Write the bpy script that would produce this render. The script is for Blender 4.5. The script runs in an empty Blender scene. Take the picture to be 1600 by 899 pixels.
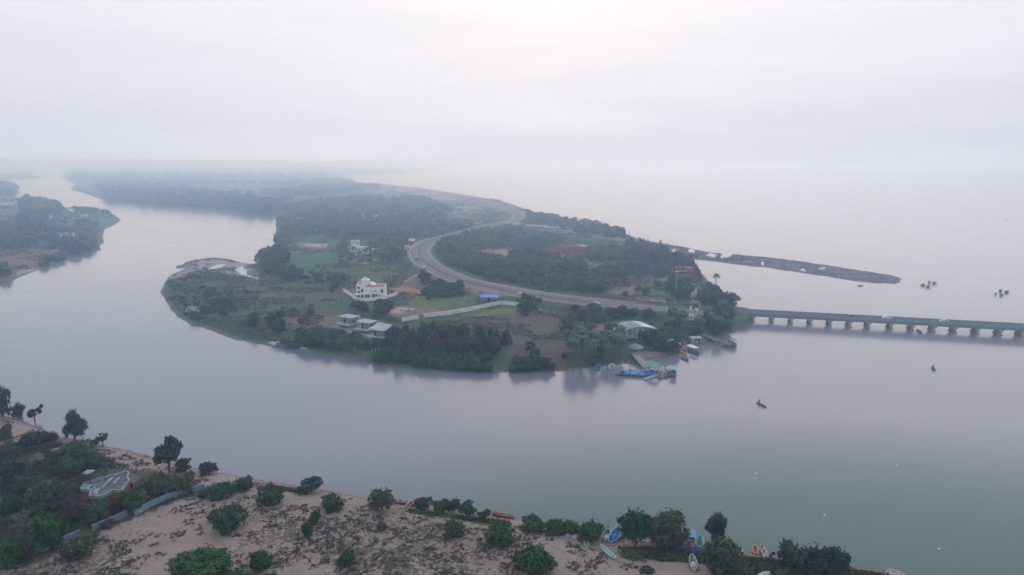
import bpy, bmesh, math, random
import numpy as np
from mathutils import Vector, Matrix, noise as mnoise

sc = bpy.context.scene
C = sc.collection
R = math.radians
random.seed(7)

# ------------------------------------------------------------------ camera
F_PX, W_PX, H_PX = 1067.0, 1600.0, 899.0
CAM_Z, PITCH, ROLL = 80.0, R(10.28), R(0.5)
cam_d = bpy.data.cameras.new('camera')
cam = bpy.data.objects.new('camera', cam_d); C.objects.link(cam)
cam_d.sensor_width = 36.0
cam_d.lens = 36.0 * F_PX / W_PX
cam_d.clip_start, cam_d.clip_end = 0.5, 60000.0
CM = Matrix.Translation((0, 0, CAM_Z)) @ Matrix.Rotation(math.pi/2 - PITCH, 4, 'X') @ Matrix.Rotation(ROLL, 4, 'Z')
cam.matrix_world = CM
sc.camera = cam

# ------------------------------------------------------------------ light and sky
SUN_EL, SUN_AZ = 14.0, 1.5          # degrees; azimuth right of +Y
SUN_DIR = Vector((math.sin(R(SUN_AZ))*math.cos(R(SUN_EL)), math.cos(R(SUN_AZ))*math.cos(R(SUN_EL)), math.sin(R(SUN_EL))))
w = bpy.data.worlds.new("World"); sc.world = w; w.use_nodes = True
nt = w.node_tree; nt.nodes.clear()
def wn(t): return nt.nodes.new(t)
sky = wn('ShaderNodeTexSky'); sky.sky_type = 'NISHITA'; sky.sun_disc = False
sky.sun_elevation = R(SUN_EL); sky.sun_rotation = R(SUN_AZ)
sky.air_density = 1.0; sky.dust_density = 6.0; sky.ozone_density = 1.5
SKY_STRENGTH = 0.1
geo = wn('ShaderNodeTexCoord')
def wmath(op, a, b=None, c=None):
    n = wn('ShaderNodeMath'); n.operation = op
    for i, v in enumerate((a, b, c)):
        if v is None: continue
        if isinstance(v, (int, float)): n.inputs[i].default_value = v
        else: nt.links.new(v, n.inputs[i])
    return n.outputs[0]
def wmix(f, a, b):
    n = wn('ShaderNodeMix'); n.data_type = 'RGBA'
    for k, v in ((0, f), (6, a), (7, b)):
        if isinstance(v, (int, float)): n.inputs[k].default_value = v
        elif isinstance(v, tuple): n.inputs[k].default_value = (*v, 1)
        else: nt.links.new(v, n.inputs[k])
    return n.outputs[2]
sep = wn('ShaderNodeSeparateXYZ'); nt.links.new(geo.outputs['Generated'], sep.inputs[0])
# overcast veil: brightness by elevation
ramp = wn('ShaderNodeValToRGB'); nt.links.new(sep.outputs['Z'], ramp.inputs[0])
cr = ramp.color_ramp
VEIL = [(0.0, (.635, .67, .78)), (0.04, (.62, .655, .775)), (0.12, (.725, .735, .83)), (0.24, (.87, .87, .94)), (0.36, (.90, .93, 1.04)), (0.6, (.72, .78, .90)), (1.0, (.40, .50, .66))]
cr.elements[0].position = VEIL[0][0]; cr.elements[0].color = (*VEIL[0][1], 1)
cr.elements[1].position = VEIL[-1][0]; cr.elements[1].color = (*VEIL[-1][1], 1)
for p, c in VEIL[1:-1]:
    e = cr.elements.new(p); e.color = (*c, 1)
# soft streaky cloud
mp = wn('ShaderNodeMapping'); mp.inputs['Scale'].default_value = (1.6, 1.6, 14)
nt.links.new(geo.outputs['Generated'], mp.inputs[0])
nz = wn('ShaderNodeTexNoise'); nz.inputs['Scale'].default_value = 1.7; nz.inputs['Detail'].default_value = 6
nz.inputs['Distortion'].default_value = 0.7
nt.links.new(mp.outputs[0], nz.inputs[0])
cl = wmath('MULTIPLY_ADD', nz.outputs[0], 0.08, 0.965)
vm = wn('ShaderNodeVectorMath'); vm.operation = 'SCALE'; nt.links.new(ramp.outputs[0], vm.inputs[0]); nt.links.new(cl, vm.inputs['Scale'])
# glow of the hidden sun through the cloud
dt = wn('ShaderNodeVectorMath'); dt.operation = 'DOT_PRODUCT'; nt.links.new(geo.outputs['Generated'], dt.inputs[0])
dt.inputs[1].default_value = SUN_DIR
g0 = wmath('MAXIMUM', dt.outputs['Value'], 0.0)
ssn = wn('ShaderNodeMapRange'); ssn.interpolation_type = 'SMOOTHSTEP'; ssn.inputs[1].default_value = -.02; ssn.inputs[2].default_value = .16
nt.links.new(sep.outputs['Z'], ssn.inputs[0])
g1 = wmath('MULTIPLY', wmath('POWER', g0, 4.0), wmath('MULTIPLY_ADD', ssn.outputs[0], .12, .88))
# added bright sky lobe above the view, lifts water reflections and haze
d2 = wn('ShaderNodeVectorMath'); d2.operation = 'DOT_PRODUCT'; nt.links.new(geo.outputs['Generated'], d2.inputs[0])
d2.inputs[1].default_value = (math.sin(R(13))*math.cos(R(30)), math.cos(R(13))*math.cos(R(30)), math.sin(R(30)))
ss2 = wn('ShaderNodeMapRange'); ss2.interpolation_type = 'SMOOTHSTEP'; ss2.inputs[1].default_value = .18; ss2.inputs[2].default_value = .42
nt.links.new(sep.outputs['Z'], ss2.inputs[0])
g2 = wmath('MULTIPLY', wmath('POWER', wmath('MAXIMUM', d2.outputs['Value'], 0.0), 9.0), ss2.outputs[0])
g1 = wmath('MULTIPLY', g1, wmath('MULTIPLY_ADD', nz.outputs[0], 0.8, 0.42))
veil = wmix(wmath('MINIMUM', wmath('MULTIPLY', g1, 0.52), 1.0), vm.outputs[0], (1.10, 1.04, 1.03))
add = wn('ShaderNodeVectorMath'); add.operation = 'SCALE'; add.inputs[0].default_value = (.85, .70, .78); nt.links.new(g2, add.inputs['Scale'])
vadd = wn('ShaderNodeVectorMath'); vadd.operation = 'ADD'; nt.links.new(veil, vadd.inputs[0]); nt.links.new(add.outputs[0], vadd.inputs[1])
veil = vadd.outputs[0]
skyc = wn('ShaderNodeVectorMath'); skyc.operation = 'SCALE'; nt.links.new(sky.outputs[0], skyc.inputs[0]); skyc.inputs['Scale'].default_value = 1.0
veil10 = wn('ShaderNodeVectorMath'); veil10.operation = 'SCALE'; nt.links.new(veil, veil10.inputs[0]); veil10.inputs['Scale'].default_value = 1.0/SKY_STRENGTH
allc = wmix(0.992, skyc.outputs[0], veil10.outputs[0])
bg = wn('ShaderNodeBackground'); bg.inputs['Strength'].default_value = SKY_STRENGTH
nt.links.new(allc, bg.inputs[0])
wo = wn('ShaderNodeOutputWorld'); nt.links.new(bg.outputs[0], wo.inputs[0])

sd = bpy.data.lights.new('sun', 'SUN'); sd.energy = 0.5; sd.angle = R(80); sd.color = (1, .93, .86)
sun = bpy.data.objects.new('sun', sd); C.objects.link(sun)
sun.rotation_euler = SUN_DIR.to_track_quat('Z', 'Y').to_euler()

sc.view_settings.view_transform = 'Standard'; sc.view_settings.look = 'None'
sc.view_settings.exposure = 0.0; sc.view_settings.gamma = 1.0; sc.view_settings.use_curve_mapping = False
sc.render.engine = 'CYCLES'
sc.cycles.use_denoising = True
sc.cycles.max_bounces = 8; sc.cycles.diffuse_bounces = 2; sc.cycles.glossy_bounces = 2
sc.cycles.transmission_bounces = 2; sc.cycles.volume_bounces = 4; sc.cycles.transparent_max_bounces = 6

# ------------------------------------------------------------------ picture point -> ground point
R3 = CM.to_3x3()
def ray(px, py):
    return R3 @ Vector(((px - W_PX/2)/F_PX, -(py - H_PX/2)/F_PX, -1.0))
def G(px, py, z=0.0, far=24000.0):
    d = ray(px, py)
    t = (z - CAM_Z)/d.z if d.z < -1e-6 else 1e9
    x, y = d.x*t, d.y*t
    m = math.hypot(x, y)
    if m > far: x, y = x*far/m, y*far/m
    return Vector((x, y, z))
def poly(pts, z=0.0):
    return np.array([tuple(G(a, b, z))[:2] for a, b in pts])

# ------------------------------------------------------------------ numpy helpers
def vnoise(x, y, seed=0):
    xi = np.floor(x).astype(np.int64); yi = np.floor(y).astype(np.int64)
    fx = x - xi; fy = y - yi
    fx = fx*fx*(3-2*fx); fy = fy*fy*(3-2*fy)
    def h(a, b):
        n = (a*374761393 + b*668265263 + seed*1442695041) & 0xffffffff
        n = ((n ^ (n >> 13))*1274126177) & 0xffffffff
        return ((n ^ (n >> 16)) & 0xffff)/65535.0
    return (h(xi, yi)*(1-fx) + h(xi+1, yi)*fx)*(1-fy) + (h(xi, yi+1)*(1-fx) + h(xi+1, yi+1)*fx)*fy
def fbm(x, y, scale, oct=4, seed=0):
    s = 0; a = .5; t = 0
    for o in range(oct):
        s = s + a*vnoise(x/scale + 17.3*o, y/scale + 9.1*o, seed+o); t += a
        a *= .5; scale *= .5
    return s/t
def inside(P, x, y):
    r = np.zeros(x.shape, bool)
    bb = (x >= P[:, 0].min()) & (x <= P[:, 0].max()) & (y >= P[:, 1].min()) & (y <= P[:, 1].max())
    if not bb.any(): return r
    xs, ys = x[bb], y[bb]; c = np.zeros(xs.shape, bool)
    n = len(P)
    for i in range(n):
        x0, y0 = P[i]; x1, y1 = P[(i+1) % n]
        if y0 == y1: continue
        k = ((y0 > ys) != (y1 > ys)) & (xs < (x1-x0)*(ys-y0)/(y1-y0) + x0)
        c ^= k
    r[bb] = c
    return r
def linedist(P, x, y, closed=True, lim=None):
    n = len(P); d = np.full(x.shape, 1e18)
    for i in range(n if closed else n-1):
        x0, y0 = P[i]; x1, y1 = P[(i+1) % n]
        vx, vy = x1-x0, y1-y0; L = vx*vx+vy*vy + 1e-12
        t = np.clip(((x-x0)*vx + (y-y0)*vy)/L, 0, 1)
        d = np.minimum(d, (x-x0-t*vx)**2 + (y-y0-t*vy)**2)
    return np.sqrt(d)
def sdist(P, x, y):
    d = linedist(P, x, y); i = inside(P, x, y)
    return np.where(i, d, -d)

# ------------------------------------------------------------------ land outlines (traced at the water line)
PENINSULA = [(100,268),(97,278),(118,288),(110,297),(130,302),(165,314),(200,317),(250,322),(300,325),(340,329),(375,333),(400,336),(425,340),(440,344),(434,352),(433,362),(427,367),(431,373),(439,372),(428,390),(416,400),(404,410),(392,414),(376,410),(352,405),(334,403),(322,404),(300,408),(278,416),(272,421),(292,419),(278,426),(264,434),(256,446),(253,460),(259,476),(274,492),(298,507),(334,520),(370,531),(420,541),(470,549),(520,557),(560,565),(595,571),(640,576),(700,580),(760,583),(820,583),(870,581),(900,580),(925,576),(950,571),(985,568),(1012,562),(1040,557),(1062,552),(1085,546),(1100,538),(1122,530),(1142,520),(1153,509),(1160,500),(1157,492),(1150,480),(1138,466),(1122,450),(1104,436),(1092,422),(1084,412),(1079,405),(1110,408),(1150,413),(1200,419),(1240,425),(1290,432),(1330,439),(1370,443),(1400,443),(1411,437),(1390,430),(1350,424),(1300,416),(1260,410),(1200,403),(1150,398),(1105,394),(1075,388),(1040,382),(1005,376),(975,365),(950,357),(910,348),(870,339),(835,331),(800,319),(770,312),(735,306),(690,299),(650,293),(600,288),(560,285),(530,283),(510,281),(500,279),(512,276),(560,274),(600,272),(650,270),(690,267),(715,263),(735,259),(600,256),(300,253),(100,257)]
LEFTBANK = [(-60,287),(0,288),(15,290),(28,297),(25,303),(20,307),(40,311),(60,313),(85,321),(101,327),(104,325),(130,324),(150,327),(172,331),(187,343),(178,352),(161,362),(158,370),(160,378),(155,390),(130,402),(110,405),(95,412),(60,421),(30,434),(5,446),(-30,458),(-120,480),(-330,540),(-500,560),(-700,420),(-500,310),(-250,292)]
DELTA = [(0,282),(50,280),(72,278),(95,279),(60,276),(45,273),(62,268),(80,266),(72,264),(40,267),(0,272),(-120,276),(-120,284)]
SPIT = [(272,421),(290,413),(312,406),(334,403),(318,405),(294,412)]
FARCOAST = [(860,259),(940,262),(1030,266),(1100,269),(1200,273),(1400,277),(1600,280),(1900,288),(2300,300),(2300,272),(1600,264.5),(1200,261),(860,258)]
NEAR = [(-500,590),(-200,622),(-40,646),(10,652),(40,660),(70,674),(95,683),(130,690),(160,697),(190,703),(230,713),(245,718),(300,732),(340,739),(375,745),(420,752),(470,761),(520,769),(555,775),(590,782),(625,788),(660,794),(700,799),(750,806),(790,811),(840,817),(880,823),(930,834),(960,840),(990,848),(1050,850),(1100,854),(1150,861),(1200,870),(1250,876),(1310,884),(1360,891),(1400,898),(1450,906),(1500,918),(1560,940)]
P_NEAR = np.vstack([poly(NEAR), np.array([(115,60),(110,0),(90,-60),(-500,-60),(-700,120)])])
P_PEN, P_LEFT, P_DELTA, P_SPIT, P_FAR = poly(PENINSULA), poly(LEFTBANK), poly(DELTA), poly(SPIT), poly(FARCOAST)
POOLS = [[(1040,391),(1052,388),(1064,390),(1060,395),(1050,394)],
 [(1071,391),(1079,389),(1087,391),(1086,396),(1077,397)],
 [(1099,399),(1108,396),(1122,398),(1119,403),(1108,403)],[(1121,401),(1130,396),(1142,397),(1150,400),(1135,404),(1126,405)],
 [(1175,409),(1186,411),(1182,413)],[(1189,408),(1197,410),(1194,415),(1187,413)],[(1200,411),(1213,411),(1209,414)],
 [(1248,421),(1254,418),(1263,420),(1258,424),(1250,424)],[(1266,420),(1273,418),(1271,421)],[(1275,418),(1290,417),(1295,420),(1280,422)],
 [(455,381),(470,379),(490,379),(503,380),(508,386),(500,388),(488,384),(462,384)],
 [(431,367),(435,364),(441,366),(438,370),(433,370)],
 [(366,421),(380,417),(392,428),(404,432),(402,436),(392,434),(376,427),(362,423)],
 [(330,417),(340,413),(355,414),(342,418),(326,421)],
 [(103,327),(112,326),(122,329),(120,333),(106,332)],
 [(787,342),(793,336),(795,339),(798,337),(797,341),(791,342)],
 [(455,340),(468,339),(471,342),(458,342)],
 [(300,481),(312,480),(322,483),(310,486)],[(326,484),(342,479),(352,478),(346,482),(332,487)],
 [(30,281),(95,281),(95,284),(40,285)],[(400,436),(405,430),(408,434),(403,440)]]
def _grow(p, k=.95):
    a = np.array(p, float); c = a.mean(0); return [tuple(q) for q in (a-c)*[k*.95, k*1.25]+c]
P_POOLS = [poly(_grow(p), 0.3) for p in POOLS]

ROAD_PX = [(690,304),(715,306.5),(740,311),(766,317),(788,324),(803,329.5),(811,336),(808,341.5),(797,346),(772,350.5),(749,356.5),(720,364.5),(702,369.5),(683,373.5),(670,378),(660,384),(655,391),(655.5,397),(660,405),(670,414),(687,424),(710,434),(733,441.5),(765,449),(796,455.5),(836,461.5),(892,469),(949,474.5),(1006,480),(1060,485),(1120,490.5)]
ROAD_Z = 4.1
def smooth_line(pts, step):
    P = [Vector(p) for p in pts]; out = []
    P = [P[0]*2-P[1]] + P + [P[-1]*2-P[-2]]
    for i in range(1, len(P)-2):
        a, b, c, d = P[i-1:i+3]
        n = max(2, int((c-b).length/step))
        for k in range(n):
            t = k/n
            out.append(.5*((2*b) + (c-a)*t + (2*a-5*b+4*c-d)*t*t + (3*b-a-3*c+d)*t**3))
    out.append(P[-2]); return out
BR_A = G(1160, 502); BR_B = G(1590, 526)
BR_DIR = (BR_B - BR_A).normalized(); BR_N = Vector((-BR_DIR.y, BR_DIR.x, 0))     # BR_N points away from camera
if BR_N.y < 0: BR_N = -BR_N
BW = 7.2
br_start = BR_A - BR_DIR*6 + BR_N*BW/2
rp = [G(a, b, ROAD_Z) for a, b in ROAD_PX]
rp = [Vector((p.x, p.y, 0)) for p in rp] + [Vector((br_start.x, br_start.y, 0)) - BR_DIR*12, Vector((br_start.x, br_start.y, 0))]
ROAD = smooth_line(rp, 5.0)
ROADNP = np.array([(p.x, p.y) for p in rp])

# land cover patches: (outline, colour, soft-edge warp, tuft density)
SAND = (.42, .335, .27); GRASS = (.065, .115, .055); DRY = (.19, .155, .105); MUD = (.19, .175, .165); EARTH = (.30, .21, .155)
COVER = [
 ([(90,258),(740,258),(830,330),(640,300),(430,340),(160,316),(100,300)], (.085,.105,.07), 30, .5),
 ([(560,285),(700,295),(800,312),(830,330),(1000,375),(1085,412),(985,372),(860,345),(780,330),(680,305)], (.24,.205,.16), 6, .5),
 ([(660,322),(735,326),(790,342),(745,354),(700,338),(665,330)], (.22,.175,.165), 4, .2),
 ([(690,326),(735,322),(760,328),(700,331)], (.34,.28,.24), 4, .1),
 ([(650,300),(700,305),(740,314),(700,318),(640,306)], (.26,.22,.19), 6, .3),
 ([(820,352),(900,357),(990,372),(1000,380),(900,368),(830,360)], (.24,.20,.175), 3, .3),
 ([(400,395),(440,372),(540,360),(640,372),(640,410),(540,430),(430,440)], (.075,.12,.055), 5, .3),
 ([(436,402),(470,396),(527,395),(530,412),(500,424),(445,421),(430,412)], (.045,.15,.06), 1.5, .05),
 ([(452,352),(480,350),(530,362),(520,374),(460,372)], (.06,.145,.06), 3, .2),
 ([(430,384),(505,386),(512,393),(470,396),(436,399)], (.20,.155,.125), 2, .1),
 ([(450,382),(470,378),(508,380),(512,391),(495,393),(500,388)], (.46,.38,.33), 1, .0),
 ([(560,405),(600,402),(620,406),(585,412),(562,411)], (.16,.24,.07), 1, .1),
 ([(545,408),(570,406),(575,413),(550,414)], (.30,.23,.2), 1, .1),
 ([(510,425),(620,412),(650,425),(640,460),(540,455),(500,440)], (.105,.125,.055), 3, .3),
 ([(590,432),(690,432),(700,445),(620,452)], (.135,.12,.075), 3, .3),
 ([(608,452),(640,449),(665,458),(650,462),(612,457)], (.36,.19,.13), 1.5, .05),
 ([(640,455),(672,462),(652,466)], (.34,.2,.15), 1.5, .05),
 ([(535,450),(600,445),(618,458),(560,469)], (.16,.15,.09), 1.5, .2),
 ([(640,466),(750,464),(740,480),(640,498),(610,480)], (.10,.145,.055), 2, .2),
 ([(590,478),(680,482),(690,490),(640,496),(590,494)], (.20,.16,.11), 3, .3),
 ([(605,487),(625,482),(648,484),(640,489),(610,492)], (.46,.38,.33), 1.5, .0),
 ([(505,488),(530,486),(600,505),(600,530),(540,525),(510,505)], (.25,.2,.165), 2, .2),
 ([(513,498),(530,492),(535,500),(520,507)], (.42,.3,.25), 1, .0),
 ([(720,484),(790,474),(815,478),(800,490),(720,494)], (.13,.17,.05), 2, .1),
 ([(770,494),(830,482),(905,492),(920,515),(900,535),(870,578),(800,575),(782,540)], (.155, .13, .10), 3, .8),
 ([(900,500),(960,505),(970,525),(900,535)], (.2,.15,.115), 3, .4),
 ([(730,500),(775,495),(770,515),(735,512)], (.13,.12,.08), 2, .3),
 ([(700,450),(790,448),(860,462),(800,470),(750,466)], (.24,.18,.145), 2, .1),
 ([(930,425),(1040,428),(1060,440),(1000,448),(940,438)], (.23,.175,.14), 3, .4),
 ([(945,435),(1010,450),(1065,478),(1000,472),(940,462)], (.23,.17,.135), 3, .5),
 ([(1005,448),(1055,452),(1058,468),(1012,465)], (.08,.16,.06), 2, .1),
 ([(890,408),(960,400),(1040,404),(1060,415),(960,425),(900,418)], (.115,.15,.065), 3, .3),
 ([(928,418),(950,412),(985,410),(980,416),(950,424)], (.34,.26,.2), 2, .1),
 ([(845,398),(865,388),(885,395),(865,415),(850,412)], (.3,.22,.19), 1.5, .1),
 ([(740,394),(760,383),(800,385),(812,398),(792,408),(765,402)], (.31,.225,.2), 2.5, .3),
 ([(780,405),(830,412),(820,420),(790,412)], (.25,.19,.16), 2, .3),
 ([(1078,448),(1090,446),(1095,460),(1088,480),(1078,498),(1080,470)], (.33,.29,.27), 1, .0),
 ([(1010,376),(1100,390),(1300,415),(1411,436),(1390,444),(1250,428),(1080,408),(1040,395)], (.125, .132, .145), 3, .5),
 ([(1290,418),(1350,425),(1411,436),(1395,444),(1300,433)], (.095, .115, .105), 3, .5),
 ([(262,432),(276,422),(300,405),(345,402),(380,410),(400,425),(408,440),(380,452),(340,440),(290,430)], MUD, 3, .1),
 ([(380,440),(470,436),(560,445),(540,470),(400,468)], (.115,.115,.075), 4, .6),
 ([(258,436),(300,424),(360,430),(390,450),(400,475),(380,520),(300,505),(262,480)], (.055,.105,.05), 2.5, .5),
 ([(360,440),(420,446),(440,470),(400,480),(372,460)], (.135,.125,.095), 3, .5),
 ([(370,490),(520,480),(560,500),(480,530),(400,520)], (.105,.115,.06), 3, .5),
 ([(440,505),(520,495),(560,500),(500,520)], (.18,.15,.12), 3, .5),
 ([(285,482),(300,478),(352,476),(352,482),(318,489),(290,488)], (.40,.345,.31), 1.5, .1),
 ([(325,518),(440,538),(470,543),(470,552),(330,523)], (.06,.12,.05), 1, .2),
 ([(456,536),(470,534),(482,543),(462,544)], (.5,.44,.4), .8, .0),
 ([(420,530),(438,530),(438,533),(420,534)], (.46,.4,.36), .8, .0),
 ([(600,570),(870,578),(1000,566),(1090,546),(1150,515),(1162,500),(1140,540),(1000,580),(800,588),(590,578)], (.16,.135,.12), 1, .3),
 ([(1000,548),(1060,535),(1100,520),(1120,528),(1060,554),(1010,564)], (.24,.195,.165), 1.5, .1),
 # left bank
 ([(-100,284),(30,290),(100,325),(187,343),(160,380),(60,420),(-200,470),(-300,320)], (.07,.115,.06), 3, .3),
 ([(60,340),(100,330),(187,340),(165,360),(120,358),(75,352)], (.055,.155,.07), 2, .05),
 ([(-50,308),(40,310),(45,328),(30,335),(-50,338)], (.22,.19,.18), 3, .3),
 ([(-60,392),(40,388),(100,396),(95,408),(30,432),(-60,455)], (.17,.145,.105), 2, .4),
 ([(75,388),(98,393),(96,401),(82,400)], (.27,.2,.155), 1, .1),
 ([(25,424),(62,415),(60,422),(28,434)], (.42,.3,.23), 1, .0),
 ([(-60,276),(120,262),(130,290),(-60,292)], (.10,.12,.09), 10, .2),
]
def near_cover():
    S = (.315, .246, .212)
    return [
     ([(-100,700),(0,705),(100,690),(215,730),(320,760),(310,770),(100,850),(0,890),(-200,940)], (.125,.12,.07), 1.2, .75),
     ([(-100,640),(60,665),(110,700),(0,712),(-100,720)], S, 1, .45),
     ([(40,750),(100,762),(60,820),(-20,850),(-40,800),(10,790)], (.22,.185,.14), 1.5, .6),
     ([(-60,826),(40,800),(150,805),(100,845),(-20,885)], (.10,.105,.055), 1.0, .6),
     ([(105,700),(180,700),(240,715),(230,735),(160,735),(110,722)], S, 1, .4),
     ([(640,790),(790,806),(800,815),(760,813),(700,803),(640,796)], (.055,.115,.045), .5, .1),
     ([(420,750),(480,762),(475,768),(425,757)], (.075,.12,.05), .4, .1),
     ([(960,852),(1100,852),(1160,862),(1150,880),(1040,875),(985,865)], (.10,.11,.075), 1, .5),
     ([(1000,858),(1060,856),(1062,866),(1010,868)], (.06,.105,.05), .8, .3),
     ([(1064,858),(1088,851),(1100,866),(1112,903),(1084,908),(1074,884)], (.33,.255,.22), .8, .45),
     ([(1105,868),(1200,868),(1330,884),(1420,898),(1520,925),(1400,960),(1150,930),(1110,890)], (.05,.095,.038), .8, .2)]
NEARC = near_cover()

def land_height(x, y, full=True):
    """terrain height (m) at arrays x, y"""
    r = np.hypot(x, y)
    wob = (fbm(x, y, 9, 3, 3)-.5)*3.0 + (fbm(x, y, 40, 3, 5)-.5)*np.clip(r/120, 1, 10)
    sN = sdist(P_NEAR, x, y); sP = sdist(P_PEN, x, y); sL = sdist(P_LEFT, x, y); sF = sdist(P_FAR, x, y)
    sD = sdist(P_DELTA, x, y)
    def prof(s, top, run, pw=1.0):
        return np.where(s > 0, top*(1-np.exp(-np.clip(s, 0, 1e5)/run)), np.maximum(s*.12, -1.0))
    n1 = fbm(x, y, 30, 4, 11); n2 = fbm(x, y, 5, 3, 21)
    hN = prof(sN + wob*.35, 2.4, 6) + np.clip(sN/25, 0, 1)*((n1-.4)*2.4 + (n2-.5)*.5)
    hP = prof(sP + wob, 1.7, 9) + np.clip(sP/25, 0, 1)*((n1-.4)*1.0 + (n2-.5)*.25)
    hL = prof(sL + wob, 1.9, 10) + np.clip(sL/25, 0, 1)*(n1-.4)*1.0
    hF = prof(sF + wob*2, 3, 60)
    hD = prof(sD + wob, .6, 60)
    h = np.maximum.reduce([hN, hP, hL, hF, hD])
    # low bar and flats
    low = inside(P_BAR, x, y) | inside(P_FLAT, x, y)
    h = np.where(low & (h > 0), np.minimum(h*.5, .85) + (fbm(x, y, 11, 4, 71)-.40)*1.1, h)
    fl_ = inside(P_FLAT, x, y) & (h > 0)
    h = np.where(fl_, .16 + (fbm(x, y*1.0, 16, 4, 73)-.42)*.9, h)
    for P in P_POOLS:
        bx = (P[:,0].min()-12, P[:,0].max()+12, P[:,1].min()-12, P[:,1].max()+12)
        m = (x > bx[0]) & (x < bx[1]) & (y > bx[2]) & (y < bx[3])
        if m.any():
            xs, ys = x[m] + wob[m]*.7, y[m]+wob[m]*1.2
            k = inside(P, xs, ys); hm = h[m]; hm[k] = -.35; h[m] = hm
    # road embankment
    m = (h > -.5) & (r < 2600) & (y > 250) & (np.abs(x-60) < 420)
    if m.any():
        d = linedist(ROADNP_S, x[m], y[m], closed=False)
        t = np.clip((d-15.5)/9.0, 0, 1); t = t*t*(3-2*t)
        hm = h[m]; top = ROAD_Z-.22; h[m] = np.where(d < 25, top*(1-t)+hm*t, hm)
    return h
P_BAR = poly([(1050,378),(1420,425),(1430,448),(1200,425),(1078,412),(1050,398)])
P_FLAT = poly([(255,440),(270,415),(330,398),(400,405),(412,440),(330,428),(268,440)])
ROADNP_S = np.array([(p.x, p.y) for p in ROAD[::3]] + [(ROAD[-1].x, ROAD[-1].y)])

def hz(x, y):
    return float(land_height(np.array([float(x)]), np.array([float(y)]))[0])
def put(px, py, lift=0.0):
    """point on the terrain seen at picture position"""
    z = 1.5
    for _ in range(4):
        p = G(px, py, z); z = max(0.0, hz(p.x, p.y))
    return Vector((p.x, p.y, z + lift))
def mpp(p):            # metres per photograph pixel at a point
    v = CM.inverted() @ Vector(p); return -v.z/F_PX

# ------------------------------------------------------------------ materials
def nodes(name):
    m = bpy.data.materials.new(name); m.use_nodes = True
    n = m.node_tree; b = n.nodes['Principled BSDF']; return m, n, b
_mats = {}
def M(name, col, rough=.8, var=.25, scale=1.5, metal=0, bump=0.0, col2=None, spec=.3):
    if name in _mats: return _mats[name]
    m, n, b = nodes(name)
    tc = n.nodes.new('ShaderNodeTexCoord')
    nz = n.nodes.new('ShaderNodeTexNoise'); nz.inputs['Scale'].default_value = scale; nz.inputs['Detail'].default_value = 6; nz.inputs['Roughness'].default_value = .65
    n.links.new(tc.outputs['Object'], nz.inputs[0])
    mr = n.nodes.new('ShaderNodeMapRange'); mr.inputs[1].default_value = .32; mr.inputs[2].default_value = .68
    n.links.new(nz.outputs[0], mr.inputs[0])
    mx = n.nodes.new('ShaderNodeMix'); mx.data_type = 'RGBA'
    n.links.new(mr.outputs[0], mx.inputs[0])
    c2 = col2 or tuple(c*(1-var) for c in col)
    mx.inputs[6].default_value = (*c2, 1); mx.inputs[7].default_value = (*tuple(min(1, c*(1+var*.4)) for c in col), 1)
    n.links.new(mx.outputs[2], b.inputs['Base Color'])
    b.inputs['Roughness'].default_value = rough; b.inputs['Metallic'].default_value = metal
    b.inputs['Specular IOR Level'].default_value = spec
    if bump:
        bp = n.nodes.new('ShaderNodeBump'); bp.inputs['Strength'].default_value = bump
        n.links.new(nz.outputs[0], bp.inputs['Height']); n.links.new(bp.outputs[0], b.inputs['Normal'])
    _mats[name] = m; return m

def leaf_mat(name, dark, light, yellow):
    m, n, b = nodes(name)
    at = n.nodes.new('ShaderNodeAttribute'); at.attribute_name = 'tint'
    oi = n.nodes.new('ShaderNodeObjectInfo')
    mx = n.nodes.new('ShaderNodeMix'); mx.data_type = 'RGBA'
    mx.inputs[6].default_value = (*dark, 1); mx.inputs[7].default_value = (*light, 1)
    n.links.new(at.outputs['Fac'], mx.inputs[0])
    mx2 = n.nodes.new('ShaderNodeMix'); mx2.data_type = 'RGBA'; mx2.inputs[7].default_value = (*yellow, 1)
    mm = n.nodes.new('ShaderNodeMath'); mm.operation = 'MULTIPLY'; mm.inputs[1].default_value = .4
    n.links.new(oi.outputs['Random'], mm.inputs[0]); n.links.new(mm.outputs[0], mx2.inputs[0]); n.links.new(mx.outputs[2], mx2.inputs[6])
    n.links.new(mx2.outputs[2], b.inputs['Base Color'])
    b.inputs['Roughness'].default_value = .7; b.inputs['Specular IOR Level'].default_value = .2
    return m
LEAF = {
 'mango':   leaf_mat('mango_foliage', (.014, .042, .020), (.066, .150, .060), (.09, .14, .05)),
 'bright':  leaf_mat('bright_foliage', (.012,.048,.016), (.036,.135,.034), (.06,.14,.03)),
 'olive':   leaf_mat('olive_foliage', (.030, .055, .028), (.088, .128, .060), (.105, .11, .06)),
 'dark':    leaf_mat('dark_needles', (.014, .034, .024), (.052, .088, .060), (.070, .085, .060)),
 'brown':   leaf_mat('dry_twigs', (.05,.045,.04), (.115,.10,.085), (.10,.09,.07)),
 'palm':    leaf_mat('palm_fronds', (.024, .062, .036), (.095, .17, .085), (.12, .15, .08)),
 'wood':    leaf_mat('woodland_foliage', (.026, .066, .038), (.105, .195, .100), (.14, .18, .08)),
 'yellow':  leaf_mat('yellowish_foliage', (.06,.09,.02), (.15,.19,.04), (.14,.17,.05)),
}
BARK = M('bark', (.14,.11,.085), .95, .4, 3)

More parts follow.
